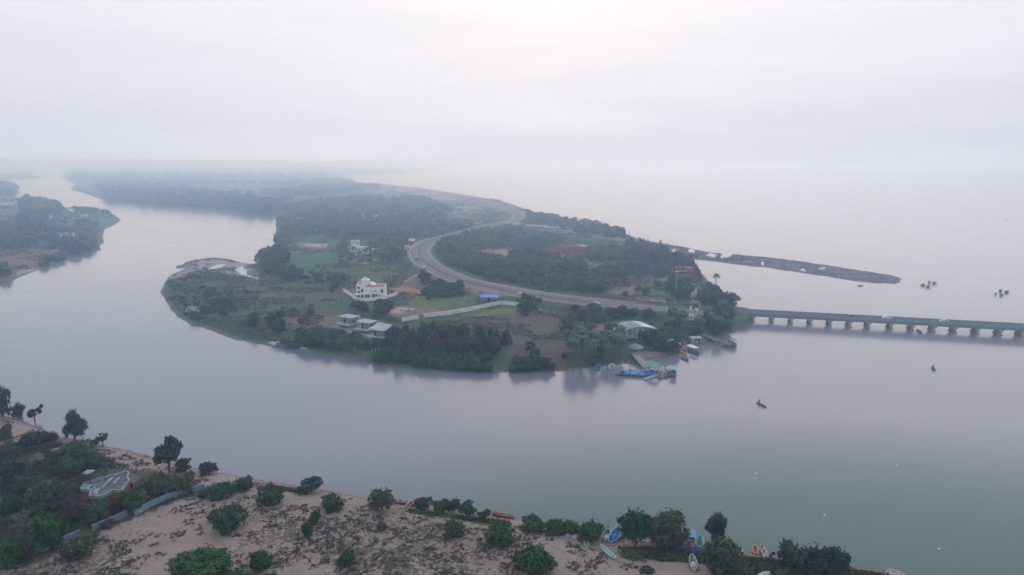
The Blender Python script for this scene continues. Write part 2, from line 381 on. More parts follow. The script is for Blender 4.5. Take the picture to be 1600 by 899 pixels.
# terrain
def terrain_mat():
    m, n, b = nodes('ground_cover')
    at = n.nodes.new('ShaderNodeAttribute'); at.attribute_name = 'cover'
    tc = n.nodes.new('ShaderNodeTexCoord')
    def noise(scale, det, vec=None, rough=.6):
        z = n.nodes.new('ShaderNodeTexNoise'); z.inputs['Scale'].default_value = scale; z.inputs['Detail'].default_value = det; z.inputs['Roughness'].default_value = rough
        n.links.new(vec or tc.outputs['Object'], z.inputs[0]); return z.outputs[0]
    def mth(op, a, b_):
        q = n.nodes.new('ShaderNodeMath'); q.operation = op
        for i, v in enumerate((a, b_)):
            if isinstance(v, (int, float)): q.inputs[i].default_value = v
            else: n.links.new(v, q.inputs[i])
        return q.outputs[0]
    big = noise(.022, 5); mid = noise(.16, 5); fine = noise(1.15, 6, rough=.75); fin2 = noise(2.2, 4)
    # brightness variation
    v = mth('ADD', mth('MULTIPLY', mid, .8), mth('ADD', mth('MULTIPLY', big, .6), mth('MULTIPLY', fin2, .5)))
    v = mth('ADD', v, .03)
    sc_ = n.nodes.new('ShaderNodeVectorMath'); sc_.operation = 'SCALE'; n.links.new(at.outputs['Color'], sc_.inputs[0]); n.links.new(v, sc_.inputs['Scale'])
    # tufts
    dens = at.outputs['Alpha']
    tsum = mth('ADD', mth('MULTIPLY', fine, .62), mth('MULTIPLY', mid, .38))
    thr = mth('SUBTRACT', .66, mth('MULTIPLY', dens, .24))
    mask = n.nodes.new('ShaderNodeMapRange'); mask.inputs[3].default_value = 0; mask.inputs[4].default_value = 1
    n.links.new(mth('SUBTRACT', tsum, thr), mask.inputs[0]); mask.inputs[1].default_value = 0; mask.inputs[2].default_value = .05
    mk = mth('MULTIPLY', mask.outputs[0], mth('MINIMUM', mth('MULTIPLY', dens, 3.0), .85))
    tcol = n.nodes.new('ShaderNodeMix'); tcol.data_type = 'RGBA'; n.links.new(big, tcol.inputs[0])
    tcol.inputs[6].default_value = (.085, .072, .058, 1); tcol.inputs[7].default_value = (.072, .085, .055, 1)
    mx = n.nodes.new('ShaderNodeMix'); mx.data_type = 'RGBA'
    n.links.new(mk, mx.inputs[0]); n.links.new(sc_.outputs[0], mx.inputs[6]); n.links.new(tcol.outputs[2], mx.inputs[7])
    n.links.new(mx.outputs[2], b.inputs['Base Color'])
    b.inputs['Roughness'].default_value = .95; b.inputs['Specular IOR Level'].default_value = .1
    bp = n.nodes.new('ShaderNodeBump'); bp.inputs['Strength'].default_value = .5; bp.inputs['Distance'].default_value = .35
    n.links.new(tsum, bp.inputs['Height']); n.links.new(bp.outputs[0], b.inputs['Normal'])
    return m

# ------------------------------------------------------------------ mesh helpers
def mesh_np(name, V, F):
    """V (n,3), F (m,4) quads"""
    me = bpy.data.meshes.new(name)
    V = np.asarray(V, dtype=np.float32); F = np.asarray(F, dtype=np.int32)
    me.vertices.add(len(V)); me.vertices.foreach_set('co', V.ravel())
    k = F.shape[1]
    me.loops.add(F.size); me.loops.foreach_set('vertex_index', F.ravel())
    me.polygons.add(len(F)); me.polygons.foreach_set('loop_start', np.arange(0, F.size, k, dtype=np.int32))
    me.polygons.foreach_set('loop_total', np.full(len(F), k, dtype=np.int32))
    me.update(calc_edges=True)
    return me
def ob(name, me, mat=None, parent=None, loc=None):
    o = bpy.data.objects.new(name, me)
    C.objects.link(o)
    if mat is not None and me is not None and len(me.materials) == 0: me.materials.append(mat)
    if parent: o.parent = parent
    if loc is not None: o.location = loc
    return o
def tag(o, label=None, cat=None, group=None, kind=None):
    if label: o['label'] = label
    if cat: o['category'] = cat
    if group: o['group'] = group
    if kind: o['kind'] = kind
    return o
def thing(name, label, cat, loc, rz=0, group=None):
    o = bpy.data.objects.new(name, None); C.objects.link(o)
    o.empty_display_size = .5
    o.location = loc; o.rotation_euler = (0, 0, rz)
    return tag(o, label, cat, group)
class MB:
    def __init__(s): s.v = []; s.f = []
    def add(s, V, F):
        n = len(s.v); s.v += [tuple(p) for p in V]; s.f += [tuple(i+n for i in f) for f in F]; return s
    def box(s, x0, x1, y0, y1, z0, z1):
        V = [(x0,y0,z0),(x1,y0,z0),(x1,y1,z0),(x0,y1,z0),(x0,y0,z1),(x1,y0,z1),(x1,y1,z1),(x0,y1,z1)]
        return s.add(V, [(3,2,1,0),(4,5,6,7),(0,1,5,4),(1,2,6,5),(2,3,7,6),(3,0,4,7)])
    def tube(s, a, b, r0, r1=None, n=8, cap=True):
        a = Vector(a); b = Vector(b); r1 = r0 if r1 is None else r1
        d = (b-a).normalized(); u = d.orthogonal().normalized(); v = d.cross(u)
        V = []
        for c, r in ((a, r0), (b, r1)):
            for k in range(n):
                t = 2*math.pi*k/n; V.append(c + u*math.cos(t)*r + v*math.sin(t)*r)
        F = [(k, (k+1) % n, n+(k+1) % n, n+k) for k in range(n)]
        if cap: F += [tuple(range(n-1, -1, -1)), tuple(range(n, 2*n))]
        return s.add(V, F)
    def prism(s, pts, z0, z1):          # pts ccw in xy
        n = len(pts); V = [(x, y, z0) for x, y in pts] + [(x, y, z1) for x, y in pts]
        return s.add(V, [tuple(range(n-1, -1, -1)), tuple(range(n, 2*n))] + [(k, (k+1) % n, n+(k+1) % n, n+k) for k in range(n)])
    def xf(s, m):
        s.v = [tuple(m @ Vector(p)) for p in s.v]; return s
    def build(s, name, mat, parent=None, smooth=False, bevel=0):
        me = bpy.data.meshes.new(name); me.from_pydata(s.v, [], s.f); me.update()
        o = ob(name, me, mat, parent)
        if smooth: me.polygons.foreach_set('use_smooth', [True]*len(me.polygons))
        if bevel:
            b = o.modifiers.new('bevel', 'BEVEL'); b.width = bevel; b.segments = 2; b.limit_method = 'ANGLE'
        return o
def copy_tree(o, parent=None):
    c = o.copy(); C.objects.link(c)
    if parent: c.parent = parent
    for ch in o.children: copy_tree(ch, c)
    return c

# ------------------------------------------------------------------ ground sheet
def build_ground():
    na, nr = 1500, 980
    az = np.linspace(R(-66), R(66), na)
    rr = np.exp(np.linspace(math.log(22), math.log(24500), nr))
    A, RR = np.meshgrid(az, rr)
    x = (RR*np.sin(A)).ravel(); y = (RR*np.cos(A)).ravel()
    h = land_height(x, y)
    col = np.zeros((len(x), 4)); col[:] = (*GRASS, .4)
    nearm = inside(P_NEAR + 0, x, y) | (y < 255)
    sN = nearm & (np.hypot(x, y) < 420)
    n = fbm(x, y, 22, 4, 31)
    nr_ = np.stack([np.full(x.shape, .318), np.full(x.shape, .252), np.full(x.shape, .222)], 1)
    col[sN, :3] = nr_[sN]
    col[sN, 3] = np.clip(.52 + (n[sN]-.42)*1.5, .38, .80)
    def paint(lst, mask0, zz):
        for pts, c, warp, dens in lst:
            P = poly(pts, zz)
            r = np.hypot(x, y)
            wsc = warp*np.clip(r/400, .6, 4)
            m0 = mask0 & (x > P[:,0].min()-wsc*4) & (x < P[:,0].max()+wsc*4) & (y > P[:,1].min()-wsc*12) & (y < P[:,1].max()+wsc*12)
            if not m0.any(): continue
            ii = np.nonzero(m0)[0]
            ws = wsc[ii]
            wx = x[ii] + (fbm(x[ii], y[ii], 14, 3, 41)-.5)*ws*3; wy = y[ii] + (fbm(x[ii], y[ii], 14, 3, 51)-.5)*ws*6
            k = inside(P, wx, wy)
            col[ii[k], :3] = c; col[ii[k], 3] = dens
    paint(COVER, ~sN, 1.5)
    paint([(p_, c_, w_*2.6, d_) for p_, c_, w_, d_ in NEARC], sN, 2.4)
    nb_ = fbm(x, y, 9, 4, 91); nc_ = fbm(x, y, 26, 3, 95)
    k = inside(P_BAR, x, y)
    mixv = np.clip((nb_-.38)*4.5, 0, 1)[:, None]
    col[k, :3] = (np.array([.055,.066,.074])*(1-mixv) + np.array([.215,.205,.195])*mixv)[k]
    k = inside(P_FLAT, x, y) & (col[:, 0] > .12)
    mixv = np.clip((nb_*.6+nc_*.4-.40)*5, 0, 1)[:, None]
    col[k, :3] = (np.array([.17,.17,.172])*(1-mixv) + np.array([.36,.335,.33])*mixv)[k]
    # wet margin is darker sand
    e = (h < .35) & (h > -.6)
    col[e & sN, :3] = (.25, .175, .15); col[e & sN, 3] = .1
    e &= ~inside(P_FLAT, x, y); col[e & ~sN, :3] = (.15, .135, .12); col[e & ~sN, 3] = .1
    idx = np.arange(na*nr).reshape(nr, na)
    F = np.stack([idx[:-1,:-1], idx[:-1,1:], idx[1:,1:], idx[1:,:-1]], -1).reshape(-1, 4)
    # drop quads far out under the open water
    hq = h[F].max(1); keep = hq > -1.05
    V = np.stack([x, y, h], 1)
    me = mesh_np('ground', V, F[:, ::-1])
    me.polygons.foreach_set('use_smooth', np.ones(len(me.polygons), bool))
    a = me.color_attributes.new('cover', 'FLOAT_COLOR', 'POINT'); a.data.foreach_set('color', col.astype(np.float32).ravel())
    o = ob('ground', me, terrain_mat()); tag(o, kind='structure'); return o
build_ground()

# ------------------------------------------------------------------ water
def water_mat():
    m, n, b = nodes('river_water')
    tc = n.nodes.new('ShaderNodeTexCoord')
    def noise(scale, det, sx=1, sy=1, dist=0):
        mp = n.nodes.new('ShaderNodeMapping'); mp.inputs['Scale'].default_value = (sx, sy, 1); n.links.new(tc.outputs['Object'], mp.inputs[0])
        z = n.nodes.new('ShaderNodeTexNoise'); z.inputs['Scale'].default_value = scale; z.inputs['Detail'].default_value = det; z.inputs['Distortion'].default_value = dist
        n.links.new(mp.outputs[0], z.inputs[0]); return z.outputs[0]
    big = noise(.012, 4, 1, 1.3, .5)
    mx = n.nodes.new('ShaderNodeMix'); mx.data_type = 'RGBA'
    mr = n.nodes.new('ShaderNodeMapRange'); mr.inputs[1].default_value = .3; mr.inputs[2].default_value = .7
    n.links.new(big, mr.inputs[0]); n.links.new(mr.outputs[0], mx.inputs[0])
    mx.inputs[6].default_value = (.178, .188, .230, 1); mx.inputs[7].default_value = (.20, .208, .25, 1)
    # greener plume of river water in the right foreground
    p = G(1500, 1010)
    mp = n.nodes.new('ShaderNodeMapping'); mp.vector_type = 'POINT'
    mp.inputs['Location'].default_value = (-p.x/190, -p.y/125, 0); mp.inputs['Scale'].default_value = (1/190, 1/125, 1)
    n.links.new(tc.outputs['Object'], mp.inputs[0])
    gr = n.nodes.new('ShaderNodeTexGradient'); gr.gradient_type = 'SPHERICAL'; n.links.new(mp.outputs[0], gr.inputs[0])
    mr2 = n.nodes.new('ShaderNodeMapRange'); mr2.inputs[1].default_value = .0; mr2.inputs[2].default_value = .60; mr2.interpolation_type = 'SMOOTHSTEP'
    n.links.new(gr.outputs['Fac'], mr2.inputs[0])
    mx2 = n.nodes.new('ShaderNodeMix'); mx2.data_type = 'RGBA'; mx2.inputs[7].default_value = (.002, .076, .082, 1)
    n.links.new(mr2.outputs[0], mx2.inputs[0]); n.links.new(mx.outputs[2], mx2.inputs[6])
    q = G(-120, 560)
    mpl = n.nodes.new('ShaderNodeMapping'); mpl.inputs['Location'].default_value = (-q.x/260, -q.y/300, 0); mpl.inputs['Scale'].default_value = (1/260, 1/300, 1)
    n.links.new(tc.outputs['Object'], mpl.inputs[0])
    gl = n.nodes.new('ShaderNodeTexGradient'); gl.gradient_type = 'SPHERICAL'; n.links.new(mpl.outputs[0], gl.inputs[0])
    mx3 = n.nodes.new('ShaderNodeMix'); mx3.data_type = 'RGBA'; mx3.inputs[7].default_value = (.03, .12, .21, 1)
    n.links.new(gl.outputs['Fac'], mx3.inputs[0]); n.links.new(mx2.outputs[2], mx3.inputs[6])
    n.links.new(mx3.outputs[2], b.inputs['Base Color'])
    b.inputs['IOR'].default_value = 1.33
    b.inputs['Specular IOR Level'].default_value = .5
    # roughness follows wind streaks
    st = noise(.02, 5, 1, 3.2, .6)
    mr3 = n.nodes.new('ShaderNodeMapRange'); mr3.inputs[1].default_value = .3; mr3.inputs[2].default_value = .7
    mr3.inputs[3].default_value = .12; mr3.inputs[4].default_value = .18
    n.links.new(st, mr3.inputs[0]); n.links.new(mr3.outputs[0], b.inputs['Roughness'])
    rip = noise(.5, 4, 1, 2.2, .3)
    bp = n.nodes.new('ShaderNodeBump'); bp.inputs['Strength'].default_value = .10; bp.inputs['Distance'].default_value = .25
    n.links.new(rip, bp.inputs['Height']); n.links.new(bp.outputs[0], b.inputs['Normal'])
    return m
L = 24800
me = bpy.data.meshes.new('water'); me.from_pydata([(-L,-1500,0),(L,-1500,0),(L,L,0),(-L,L,0)], [], [(0,1,2,3)])
tag(ob('water', me, water_mat()), kind='structure')

# ------------------------------------------------------------------ haze
hb = MB().box(-25200, 25200, -2000, 25200, -2.1, 83.0)
hm = bpy.data.materials.new('haze'); hm.use_nodes = True; hn = hm.node_tree; hn.nodes.clear()
pv = hn.nodes.new('ShaderNodeVolumePrincipled'); ho = hn.nodes.new('ShaderNodeOutputMaterial')
HAZE_D = 0.00078
pv.inputs['Color'].default_value = (.50, .67, 1.0, 1); pv.inputs['Absorption Color'].default_value = (.93, .975, 1, 1); pv.inputs['Density'].default_value = HAZE_D; pv.inputs['Anisotropy'].default_value = .82
hn.links.new(pv.outputs[0], ho.inputs['Volume'])
tag(hb.build('haze', hm), kind='stuff', label='pale blue haze lying over river and land', cat='haze')
# ================================================================== road
def taper(p):
    return min(1.0, .36 + .64*max(0.0, ((p.x-ROAD[-1].x)**2+(p.y-ROAD[-1].y)**2)**.5-14)/60)
def ribbon(path, off0, off1, z, name, mat, wz=None):
    V = []; n = len(path)
    for i, p in enumerate(path):
        t = (path[min(i+1, n-1)] - path[max(i-1, 0)]); t.z = 0; t.normalize()
        nrm = Vector((-t.y, t.x, 0))*taper(p)
        V += [tuple(p + nrm*off0 + Vector((0,0,z))), tuple(p + nrm*off1 + Vector((0,0,z)))]
    me = bpy.data.meshes.new(name)
    me.from_pydata(V, [], [(2*i, 2*i+2, 2*i+3, 2*i+1) for i in range(n-1)]); me.update()
    return ob(name, me, mat)
def ribbons_join(path, specs, z, name, mat, dash=None):
    V = []; F = []; n = len(path)
    cum = 0
    for i, p in enumerate(path):
        t = (path[min(i+1, n-1)] - path[max(i-1, 0)]); t.z = 0; t.normalize()
        nrm = Vector((-t.y, t.x, 0))*taper(p)
        for a, b in specs:
            V += [tuple(p + nrm*a + Vector((0,0,z))), tuple(p + nrm*b + Vector((0,0,z)))]
    k = len(specs)*2
    for i in range(n-1):
        if dash and i % dash[0] >= dash[1]: continue
        for j in range(len(specs)):
            F.append((i*k+2*j, (i+1)*k+2*j, (i+1)*k+2*j+1, i*k+2*j+1))
    me = bpy.data.meshes.new(name); me.from_pydata(V, [], F); me.update()
    return ob(name, me, mat)
ASPH = M('asphalt', (.155,.155,.165), .9, .25, .12)
PAINT = M('road_paint', (.62,.62,.60), .7, .2, 2)
CONC = M('concrete', (.36,.35,.34), .9, .3, .5, bump=.1)
CONCD = M('weathered_concrete', (.17,.225,.235), .9, .4, .6, bump=.1)
VERGE = M('road_shoulder', (.27,.23,.19), .95, .3, .3)
WHITEW = M('white_wall_paint', (.83,.84,.86), .7, .14, .6)
ROADP = [Vector((p.x, p.y, ROAD_Z)) for p in ROAD]
tag(ribbon(ROADP, -10.3, 10.3, -.06, 'road_shoulder', VERGE), kind='structure')
tag(ribbon(ROADP, -8.1, 8.1, 0, 'road', ASPH), kind='structure')
tag(ribbons_join(ROADP, [(-7.75,-7.55),(7.55,7.75),(-1.45,-1.3),(1.3,1.45)], .01, 'road_edge_lines', PAINT), kind='structure')
tag(ribbons_join(smooth_line([ROADP[i] for i in range(0,len(ROADP),4)]+[ROADP[-1]], 3.0), [(-4.6,-4.45),(4.45,4.6)], .012, 'road_lane_dashes', PAINT, dash=(3,1)), kind='structure')
def kerb_strip(path, a, b, z0, z1, name, mat):
    V = []; F = []; n = len(path)
    for i, p in enumerate(path):
        t = (path[min(i+1, n-1)] - path[max(i-1, 0)]); t.z = 0; t.normalize(); q = Vector((-t.y, t.x, 0))
        V += [tuple(p+q*a+Vector((0,0,z0))), tuple(p+q*a+Vector((0,0,z1))), tuple(p+q*b+Vector((0,0,z1))), tuple(p+q*b+Vector((0,0,z0)))]
    for i in range(n-1):
        for j in range(3): F.append((4*i+j, 4*i+4+j, 4*i+5+j, 4*i+1+j))
    me = bpy.data.meshes.new(name); me.from_pydata(V, [], F); me.update()
    return ob(name, me, mat)
tag(kerb_strip(ROADP[:-16], -1.2, 1.2, -.05, .18, 'road_median', M('median_soil', (.10,.10,.075), .95, .4, .4)), kind='structure')
# crash barriers
steel = M('galvanised_steel', (.55,.56,.58), .45, .2, 1, metal=.3)
def barrier(path, off, label, grp='crash barriers along the curving road'):
    root = thing('crash_barrier', label, 'crash barrier', path[0], 0, grp)
    pts = []
    n = len(path)
    for i, p in enumerate(path):
        t = (path[min(i+1,n-1)]-path[max(i-1,0)]); t.z = 0; t.normalize(); pts.append(p + Vector((-t.y,t.x,0))*off - path[0])
    V = []; F = []
    for p in pts: V += [tuple(p+Vector((0,0,.45))), tuple(p+Vector((0,0,.78)))]
    F = [(2*i,2*i+2,2*i+3,2*i+1) for i in range(len(pts)-1)]
    me = bpy.data.meshes.new('rail'); me.from_pydata(V, [], F); me.update()
    o = ob('rail', me, steel, root); so = o.modifiers.new('thick', 'SOLIDIFY'); so.thickness = .08
    for p in pts[::2]: MB().tube(p+Vector((0,0,-.3)), p+Vector((0,0,.75)), .07, n=6).build('post', steel, root)
ia = min(range(len(ROADP)), key=lambda i: (ROADP[i]-G(676,374,ROAD_Z)).length)
ib = min(range(len(ROADP)), key=lambda i: (ROADP[i]-G(700,431,ROAD_Z)).length)
ic = min(range(len(ROADP)), key=lambda i: (ROADP[i]-G(1000,479,ROAD_Z)).length)
sgn = 1 if (Vector((-(ROADP[ia+1]-ROADP[ia]).y, (ROADP[ia+1]-ROADP[ia]).x, 0))).x < 0 else -1
barrier(ROADP[ia:ib], -8.4, 'galvanised crash barrier on the outer left edge of the sharp road bend' if True else '')
barrier(ROADP[ib:ic], 8.4, 'crash barrier on the wood side of the straight road towards the bridge')
# narrow tracks
def track(px, width, name, mat, lift=.07, label=None):
    P = smooth_line([put(a, b) for a, b in px], 3.0)
    V = []; n = len(P)
    for i, p in enumerate(P):
        t = (P[min(i+1,n-1)]-P[max(i-1,0)]); t.z = 0; t.normalize(); q = Vector((-t.y,t.x,0))
        for o_ in (-width/2, 0, width/2):
            c = p+q*o_; V.append((c.x, c.y, 0))
    V = np.array(V); V[:,2] = land_height(V[:,0], V[:,1]) + lift
    me = bpy.data.meshes.new(name); me.from_pydata([tuple(v) for v in V], [], [(3*i+j,3*i+3+j,3*i+4+j,3*i+1+j) for i in range(n-1) for j in (0,1)]); me.update()
    return tag(ob(name, me, mat), kind='structure')
TRK = M('dirt_track', (.27,.23,.215), .95, .25, .2); GTRK = M('grey_track', (.16,.155,.17), .95, .25, .2)
track([(1083,443),(1090,452),(1093,462),(1088,478),(1079,495),(1072,508)], 5, 'dirt_track', M('pale_track', (.36,.34,.33), .95, .2, .2))
track([(727,497),(745,494),(765,491),(785,488)], 5, 'lane', GTRK)
track([(833,480),(850,481),(870,483.5),(900,488.5)], 4, 'lane', GTRK)
track([(860,420),(864,410),(870,403),(880,398)], 6, 'path', TRK)
track([(625,446),(640,436),(655,428),(664,420)], 3, 'path', TRK)
track([(826,352),(860,357),(900,362),(950,367),(985,373)], 7, 'lane', TRK)

# ================================================================== bridge
deck_z = ROAD_Z + .02
bl = (G(1760, 535.4) - BR_A).length + 150
root = thing('bridge', 'long low concrete road bridge on trestle piers crossing the river mouth', 'bridge', (BR_A.x, BR_A.y, 0), math.atan2(BR_DIR.y, BR_DIR.x))
# local: x along the bridge, y away from the camera
d = MB().box(-6, bl, .0, BW, deck_z-.45, deck_z); d.build('deck', CONCD, root)
g = MB()
for yy in (.15, 2.6, 5.0, BW-.55): g.box(-2, bl, yy, yy+.4, deck_z-1.4, deck_z-.45)
g.build('girders', CONCD, root)
s_ = MB().box(-6, bl, 1.0, BW-1.0, deck_z+.002, deck_z+.012); s_.build('roadway', ASPH, root)
def parapet(y):
    p = MB()
    n = int((bl+6)/2.0)
    for i in range(n+1):
        x = -6+i*2.0; p.box(x-.14, x+.14, y-.14, y+.14, deck_z, deck_z+1.12)
    for z in (.55, .80, 1.02): p.box(-6, bl, y-.08, y+.08, deck_z+z-.11, deck_z+z+.11)
    p.box(-6, bl, y-.17, y+.17, deck_z+.001, deck_z+.38)
    p.build('parapet', M('parapet_concrete', (.225,.285,.29), .9, .35, .7), root)
parapet(.2); parapet(BW-.2)
# piers at the spacing read off the photograph
pier_px = [(1176.8,503),(1206.4,504.6),(1236.4,506.3),(1266.4,508),(1297,509.8),(1328,511.5),(1357.5,513.2),(1392.7,515.1),(1426,517),(1459.7,518.9),(1493,520.7),(1528,522.7),(1564,524.7),(1598,526.6),(1636,528.7),(1676,531),(1716,533)]
pier_x = []
for a, b in pier_px:
    q = G(a, b); pier_x.append((Vector((q.x, q.y, 0)) - Vector((BR_A.x, BR_A.y, 0))).dot(BR_DIR))
while pier_x[-1] + 11 < bl: pier_x.append(pier_x[-1] + 10.4)
for x in pier_x:
    m = MB().box(x-1.05, x+1.05, -.3, BW+.3, deck_z-2.0, deck_z-1.41)
    pr = m.build('pier', CONC, root)
    for yy in (.7, BW/2, BW-.7):
        MB().tube((x, yy, -1), (x, yy, deck_z-2.001), .65, .65, 12).build('column', CONC, pr)
    MB().box(x-.32, x+.32, .3, BW-.3, .75, 1.15).build('tie_beam', CONC, pr)
    MB().box(x-.9, x+.9, -.4, BW+.4, -.8, .22).build('pile_cap', CONCD, pr)
ab = MB().prism([(-16,-2.5),(-1.5,-2.5),(-1.5,BW+2.5),(-16,BW+2.5)], -1, deck_z-.46); ab.build('abutment', CONC, root)

# ruined piles of an older crossing
pile_m = M('dark_wet_timber', (.045,.045,.05), .8, .4, 2)
for k, (a, b, n) in enumerate([(1441.8,447,3),(1452,442.3,2),(1449.9,449.5,3),(1459.7,444,3),(1555.5,461,1),(1563,456,2),(1564.4,463,2),(1572.6,458,3)]):
    q = G(a, b)
    grp = 'left' if k < 4 else 'right'
    lab = ['cluster of dark piles in the left stand, nearest the sandbar', 'cluster of dark piles at the back of the left stand', 'cluster of dark piles at the front of the left stand', 'cluster of dark piles on the right of the left stand',
           'lone dark pile bundle on the left of the right-hand stand', 'cluster of dark piles at the back of the right-hand stand', 'cluster of dark piles at the front of the right-hand stand', 'cluster of dark piles on the right of the right-hand stand'][k]
    t = thing('pile_cluster', lab, 'piles', q, .5, 'ruined piles standing in the open water')
    rnd = random.Random(k)
    for j in range(n):
        m = MB()
        x = (j-(n-1)/2)*1.35
        for yy in (-.45, .45):
            m.tube((x, yy, -1.5), (x+rnd.uniform(-.15,.15), yy+rnd.uniform(-.1,.1), 1.35+rnd.uniform(-.25,.3)), .27, .24, 8)
        m.box(x-.35, x+.35, -.6, .6, 1.0, 1.3)
        m.build('pile_bent', pile_m, t)

# ================================================================== vehicles
def car(p, rz, col, label, kind='car', mname='car_paint'):
    z = .0
    root = thing('car' if kind == 'car' else kind, label, kind if kind != 'car' else 'car', p, rz)
    body = M(mname, col, .35, .08, 1, spec=.5); gl = M('vehicle_glass', (.03,.035,.04), .1, .1, 1, spec=.6); ty = M('tyre', (.03,.03,.03), .9, .1, 1)
    if kind == 'car':
        pts = [(-2.0,.35),(2.0,.35),(2.05,.75),(1.0,.95),(.35,1.45),(-1.1,1.48),(-1.75,1.0),(-2.05,.95)]
        n = len(pts); V = [(x,-.82,z_) for x,z_ in pts] + [(x,.82,z_) for x,z_ in pts]
        m = MB().add(V, [tuple(range(n)), tuple(range(2*n-1,n-1,-1))]+[(k,n+k,n+(k+1)%n,(k+1)%n) for k in range(n)])
        m.build('body', body, root, bevel=.06)
        MB().add([(.95,-.7,.98),(.36,-.66,1.42),(.36,.66,1.42),(.95,.7,.98)], [(0,1,2,3)]).xf(Matrix.Translation((.03,0,.02))).build('windscreen', gl, root)
        for s in (-1,1):
            MB().box(-1.4,.5,min(s*.823,s*.84),max(s*.823,s*.84),1.0,1.36).build('side_window', gl, root)
            MB().box(2.03,2.08,s*.6-.15,s*.6+.15,.6,.74).build('headlight', PAINT, root)
        wh = [(-1.3,.31),(1.3,.31)]; wy = .78
    else:
        MB().box(-3.6,1.5,-1.15,1.15,.9,2.9).build('cargo_box', body, root, bevel=.05)
        MB().add([(1.6,-1.1,.5),(3.3,-1.1,.5),(3.4,-1.1,1.5),(3.0,-1.1,2.5),(1.6,-1.1,2.5),(1.6,1.1,.5),(3.3,1.1,.5),(3.4,1.1,1.5),(3.0,1.1,2.5),(1.6,1.1,2.5)],
            [(0,1,2,3,4),(9,8,7,6,5),(0,5,6,1),(1,6,7,2),(2,7,8,3),(3,8,9,4),(4,9,5,0)]).build('cab', M('cab_paint', (.35,.2,.12), .4, .1, 1), root, bevel=.05)
        MB().box(3.22,3.30,-.95,.95,1.65,2.3).build('windscreen', gl, root)
        MB().box(-3.6,3.2,-.9,.9,.55,.88).build('chassis', ty, root)
        wh = [(-2.6,.5),(-1.4,.5),(2.5,.5)]; wy = 1.05
    for x, r in wh:
        for s in (-1,1): MB().tube((x,s*wy-.11*s,r),(x,s*wy+.11*s,r), r, r, 14).build('wheel', ty, root)
    return root
def road_at(px, py, off):
    q = G(px, py, ROAD_Z); i = min(range(1, len(ROADP)-1), key=lambda i: (ROADP[i]-q).length)
    t = (ROADP[i+1]-ROADP[i-1]).normalized(); return ROADP[i] + Vector((-t.y,t.x,0))*off + Vector((0,0,.012)), math.atan2(t.y,t.x)
def side_off(px, py):
    q = G(px, py, ROAD_Z); i = min(range(1, len(ROADP)-1), key=lambda i: (ROADP[i]-q).length)
    t = (ROADP[i+1]-ROADP[i-1]).normalized(); return (q-ROADP[i]).dot(Vector((-t.y,t.x,0)))
for (a, b, kind, col, lab, mn) in [(651,406,'truck',(.30,.13,.08),'brown truck going round the sharp bend of the curving road','brown_truck_paint'),
      (660,418.5,'car',(.75,.76,.78),'white car behind the brown truck on the road bend','white_car_paint'),
      (815,461.5,'car',(.8,.8,.8),'white car on the straight road above the blue-roofed shed','white_car_paint'),
      (934,475.5,'car',(.6,.62,.64),'silver car far along the straight road towards the bridge','silver_car_paint')]:
    o_ = side_off(a, b); o_ = math.copysign(min(max(abs(o_), 2.8), 6), o_)
    p, rz = road_at(a, b, o_); car(p, rz, col, lab, kind, mn)
def on_bridge(px, y):
    best = min(range(0, int(bl*2)), key=lambda i: abs(projx(BR_A + BR_DIR*(i*.5) + BR_N*y) - px))
    return BR_A + BR_DIR*(best*.5) + BR_N*y + Vector((0,0,deck_z+.014))
def projx(p):
    v = CM.inverted() @ Vector(p); return W_PX/2 + F_PX*v.x/(-v.z)
brz = math.atan2(BR_DIR.y, BR_DIR.x)
car(on_bridge(1385, BW-2.2), brz, (.8,.8,.8), 'white car on the bridge, right of the dark car', 'car', 'white_car_paint')
car(on_bridge(1331, BW-2.2), brz, (.06,.06,.07), 'dark car on the bridge near the middle of its visible length', 'car', 'dark_car_paint')
car(on_bridge(1473, 5.2), brz+math.pi, (.8,.8,.8), 'white car on the bridge farthest from the wooded shore', 'car', 'white_car_paint')

# ================================================================== buildings
GLASS = M('window_glass', (.05,.06,.075), .15, .2, 1, spec=.6)
REDTER = M('red_terrace', (.42,.13,.12), .8, .2, .8)
def base_at(*pxs):
    return put(*pxs)
def axis_from(pa, pb):
    d = pb-pa; return math.atan2(d.y, d.x), d.length
# --- white villa
A = put(563.0, 467.6); B = put(601.3, 467.4)
rz, Lw = axis_from(A, B)
v = thing('villa', 'white flat-roofed villa with red roof terrace behind a white compound wall', 'house', (A.x, A.y, min(A.z,B.z)-.1), rz)
D = 11.5; Hh = 7.3
def shell(name, x0,x1,y0,y1,z0,z1, mat, par, par_h=.7, th=.25, roofmat=None):
    m = MB().box(x0,x1,y0,y1,z0,z1)
    o = m.build(name, mat, par)
    q = MB()
    q.box(x0,x1,y0,y0+th,z1+.001,z1+par_h); q.box(x0,x1,y1-th,y1,z1+.001,z1+par_h)
    q.box(x0,x0+th,y0+th,y1-th,z1+.001,z1+par_h); q.box(x1-th,x1,y0+th,y1-th,z1+.001,z1+par_h)
    q.build('roof_parapet', mat, par)
    if roofmat: MB().box(x0+th,x1-th,y0+th,y1-th,z1+.004,z1+.05).build('roof_terrace', roofmat, par)
    return o
shell('main_block', 0, Lw, 0, D, 0, Hh-.7, WHITEW, v, roofmat=REDTER)
shell('side_wing', -2.6, 2.8, 3.0, D+1.5, 0, Hh+.3, WHITEW, v, par_h=.6, roofmat=REDTER)
MB().box(.2, 4.6, 4.2, 8.2, Hh+.35, Hh+3.2).box(0,4.8,4.0,8.4,Hh+3.201,Hh+3.4).build('stair_tower', WHITEW, v)
MB().box(1.4,3.2,5.0,7.0,Hh+3.401,Hh+4.6).build('water_tank', WHITEW, v)
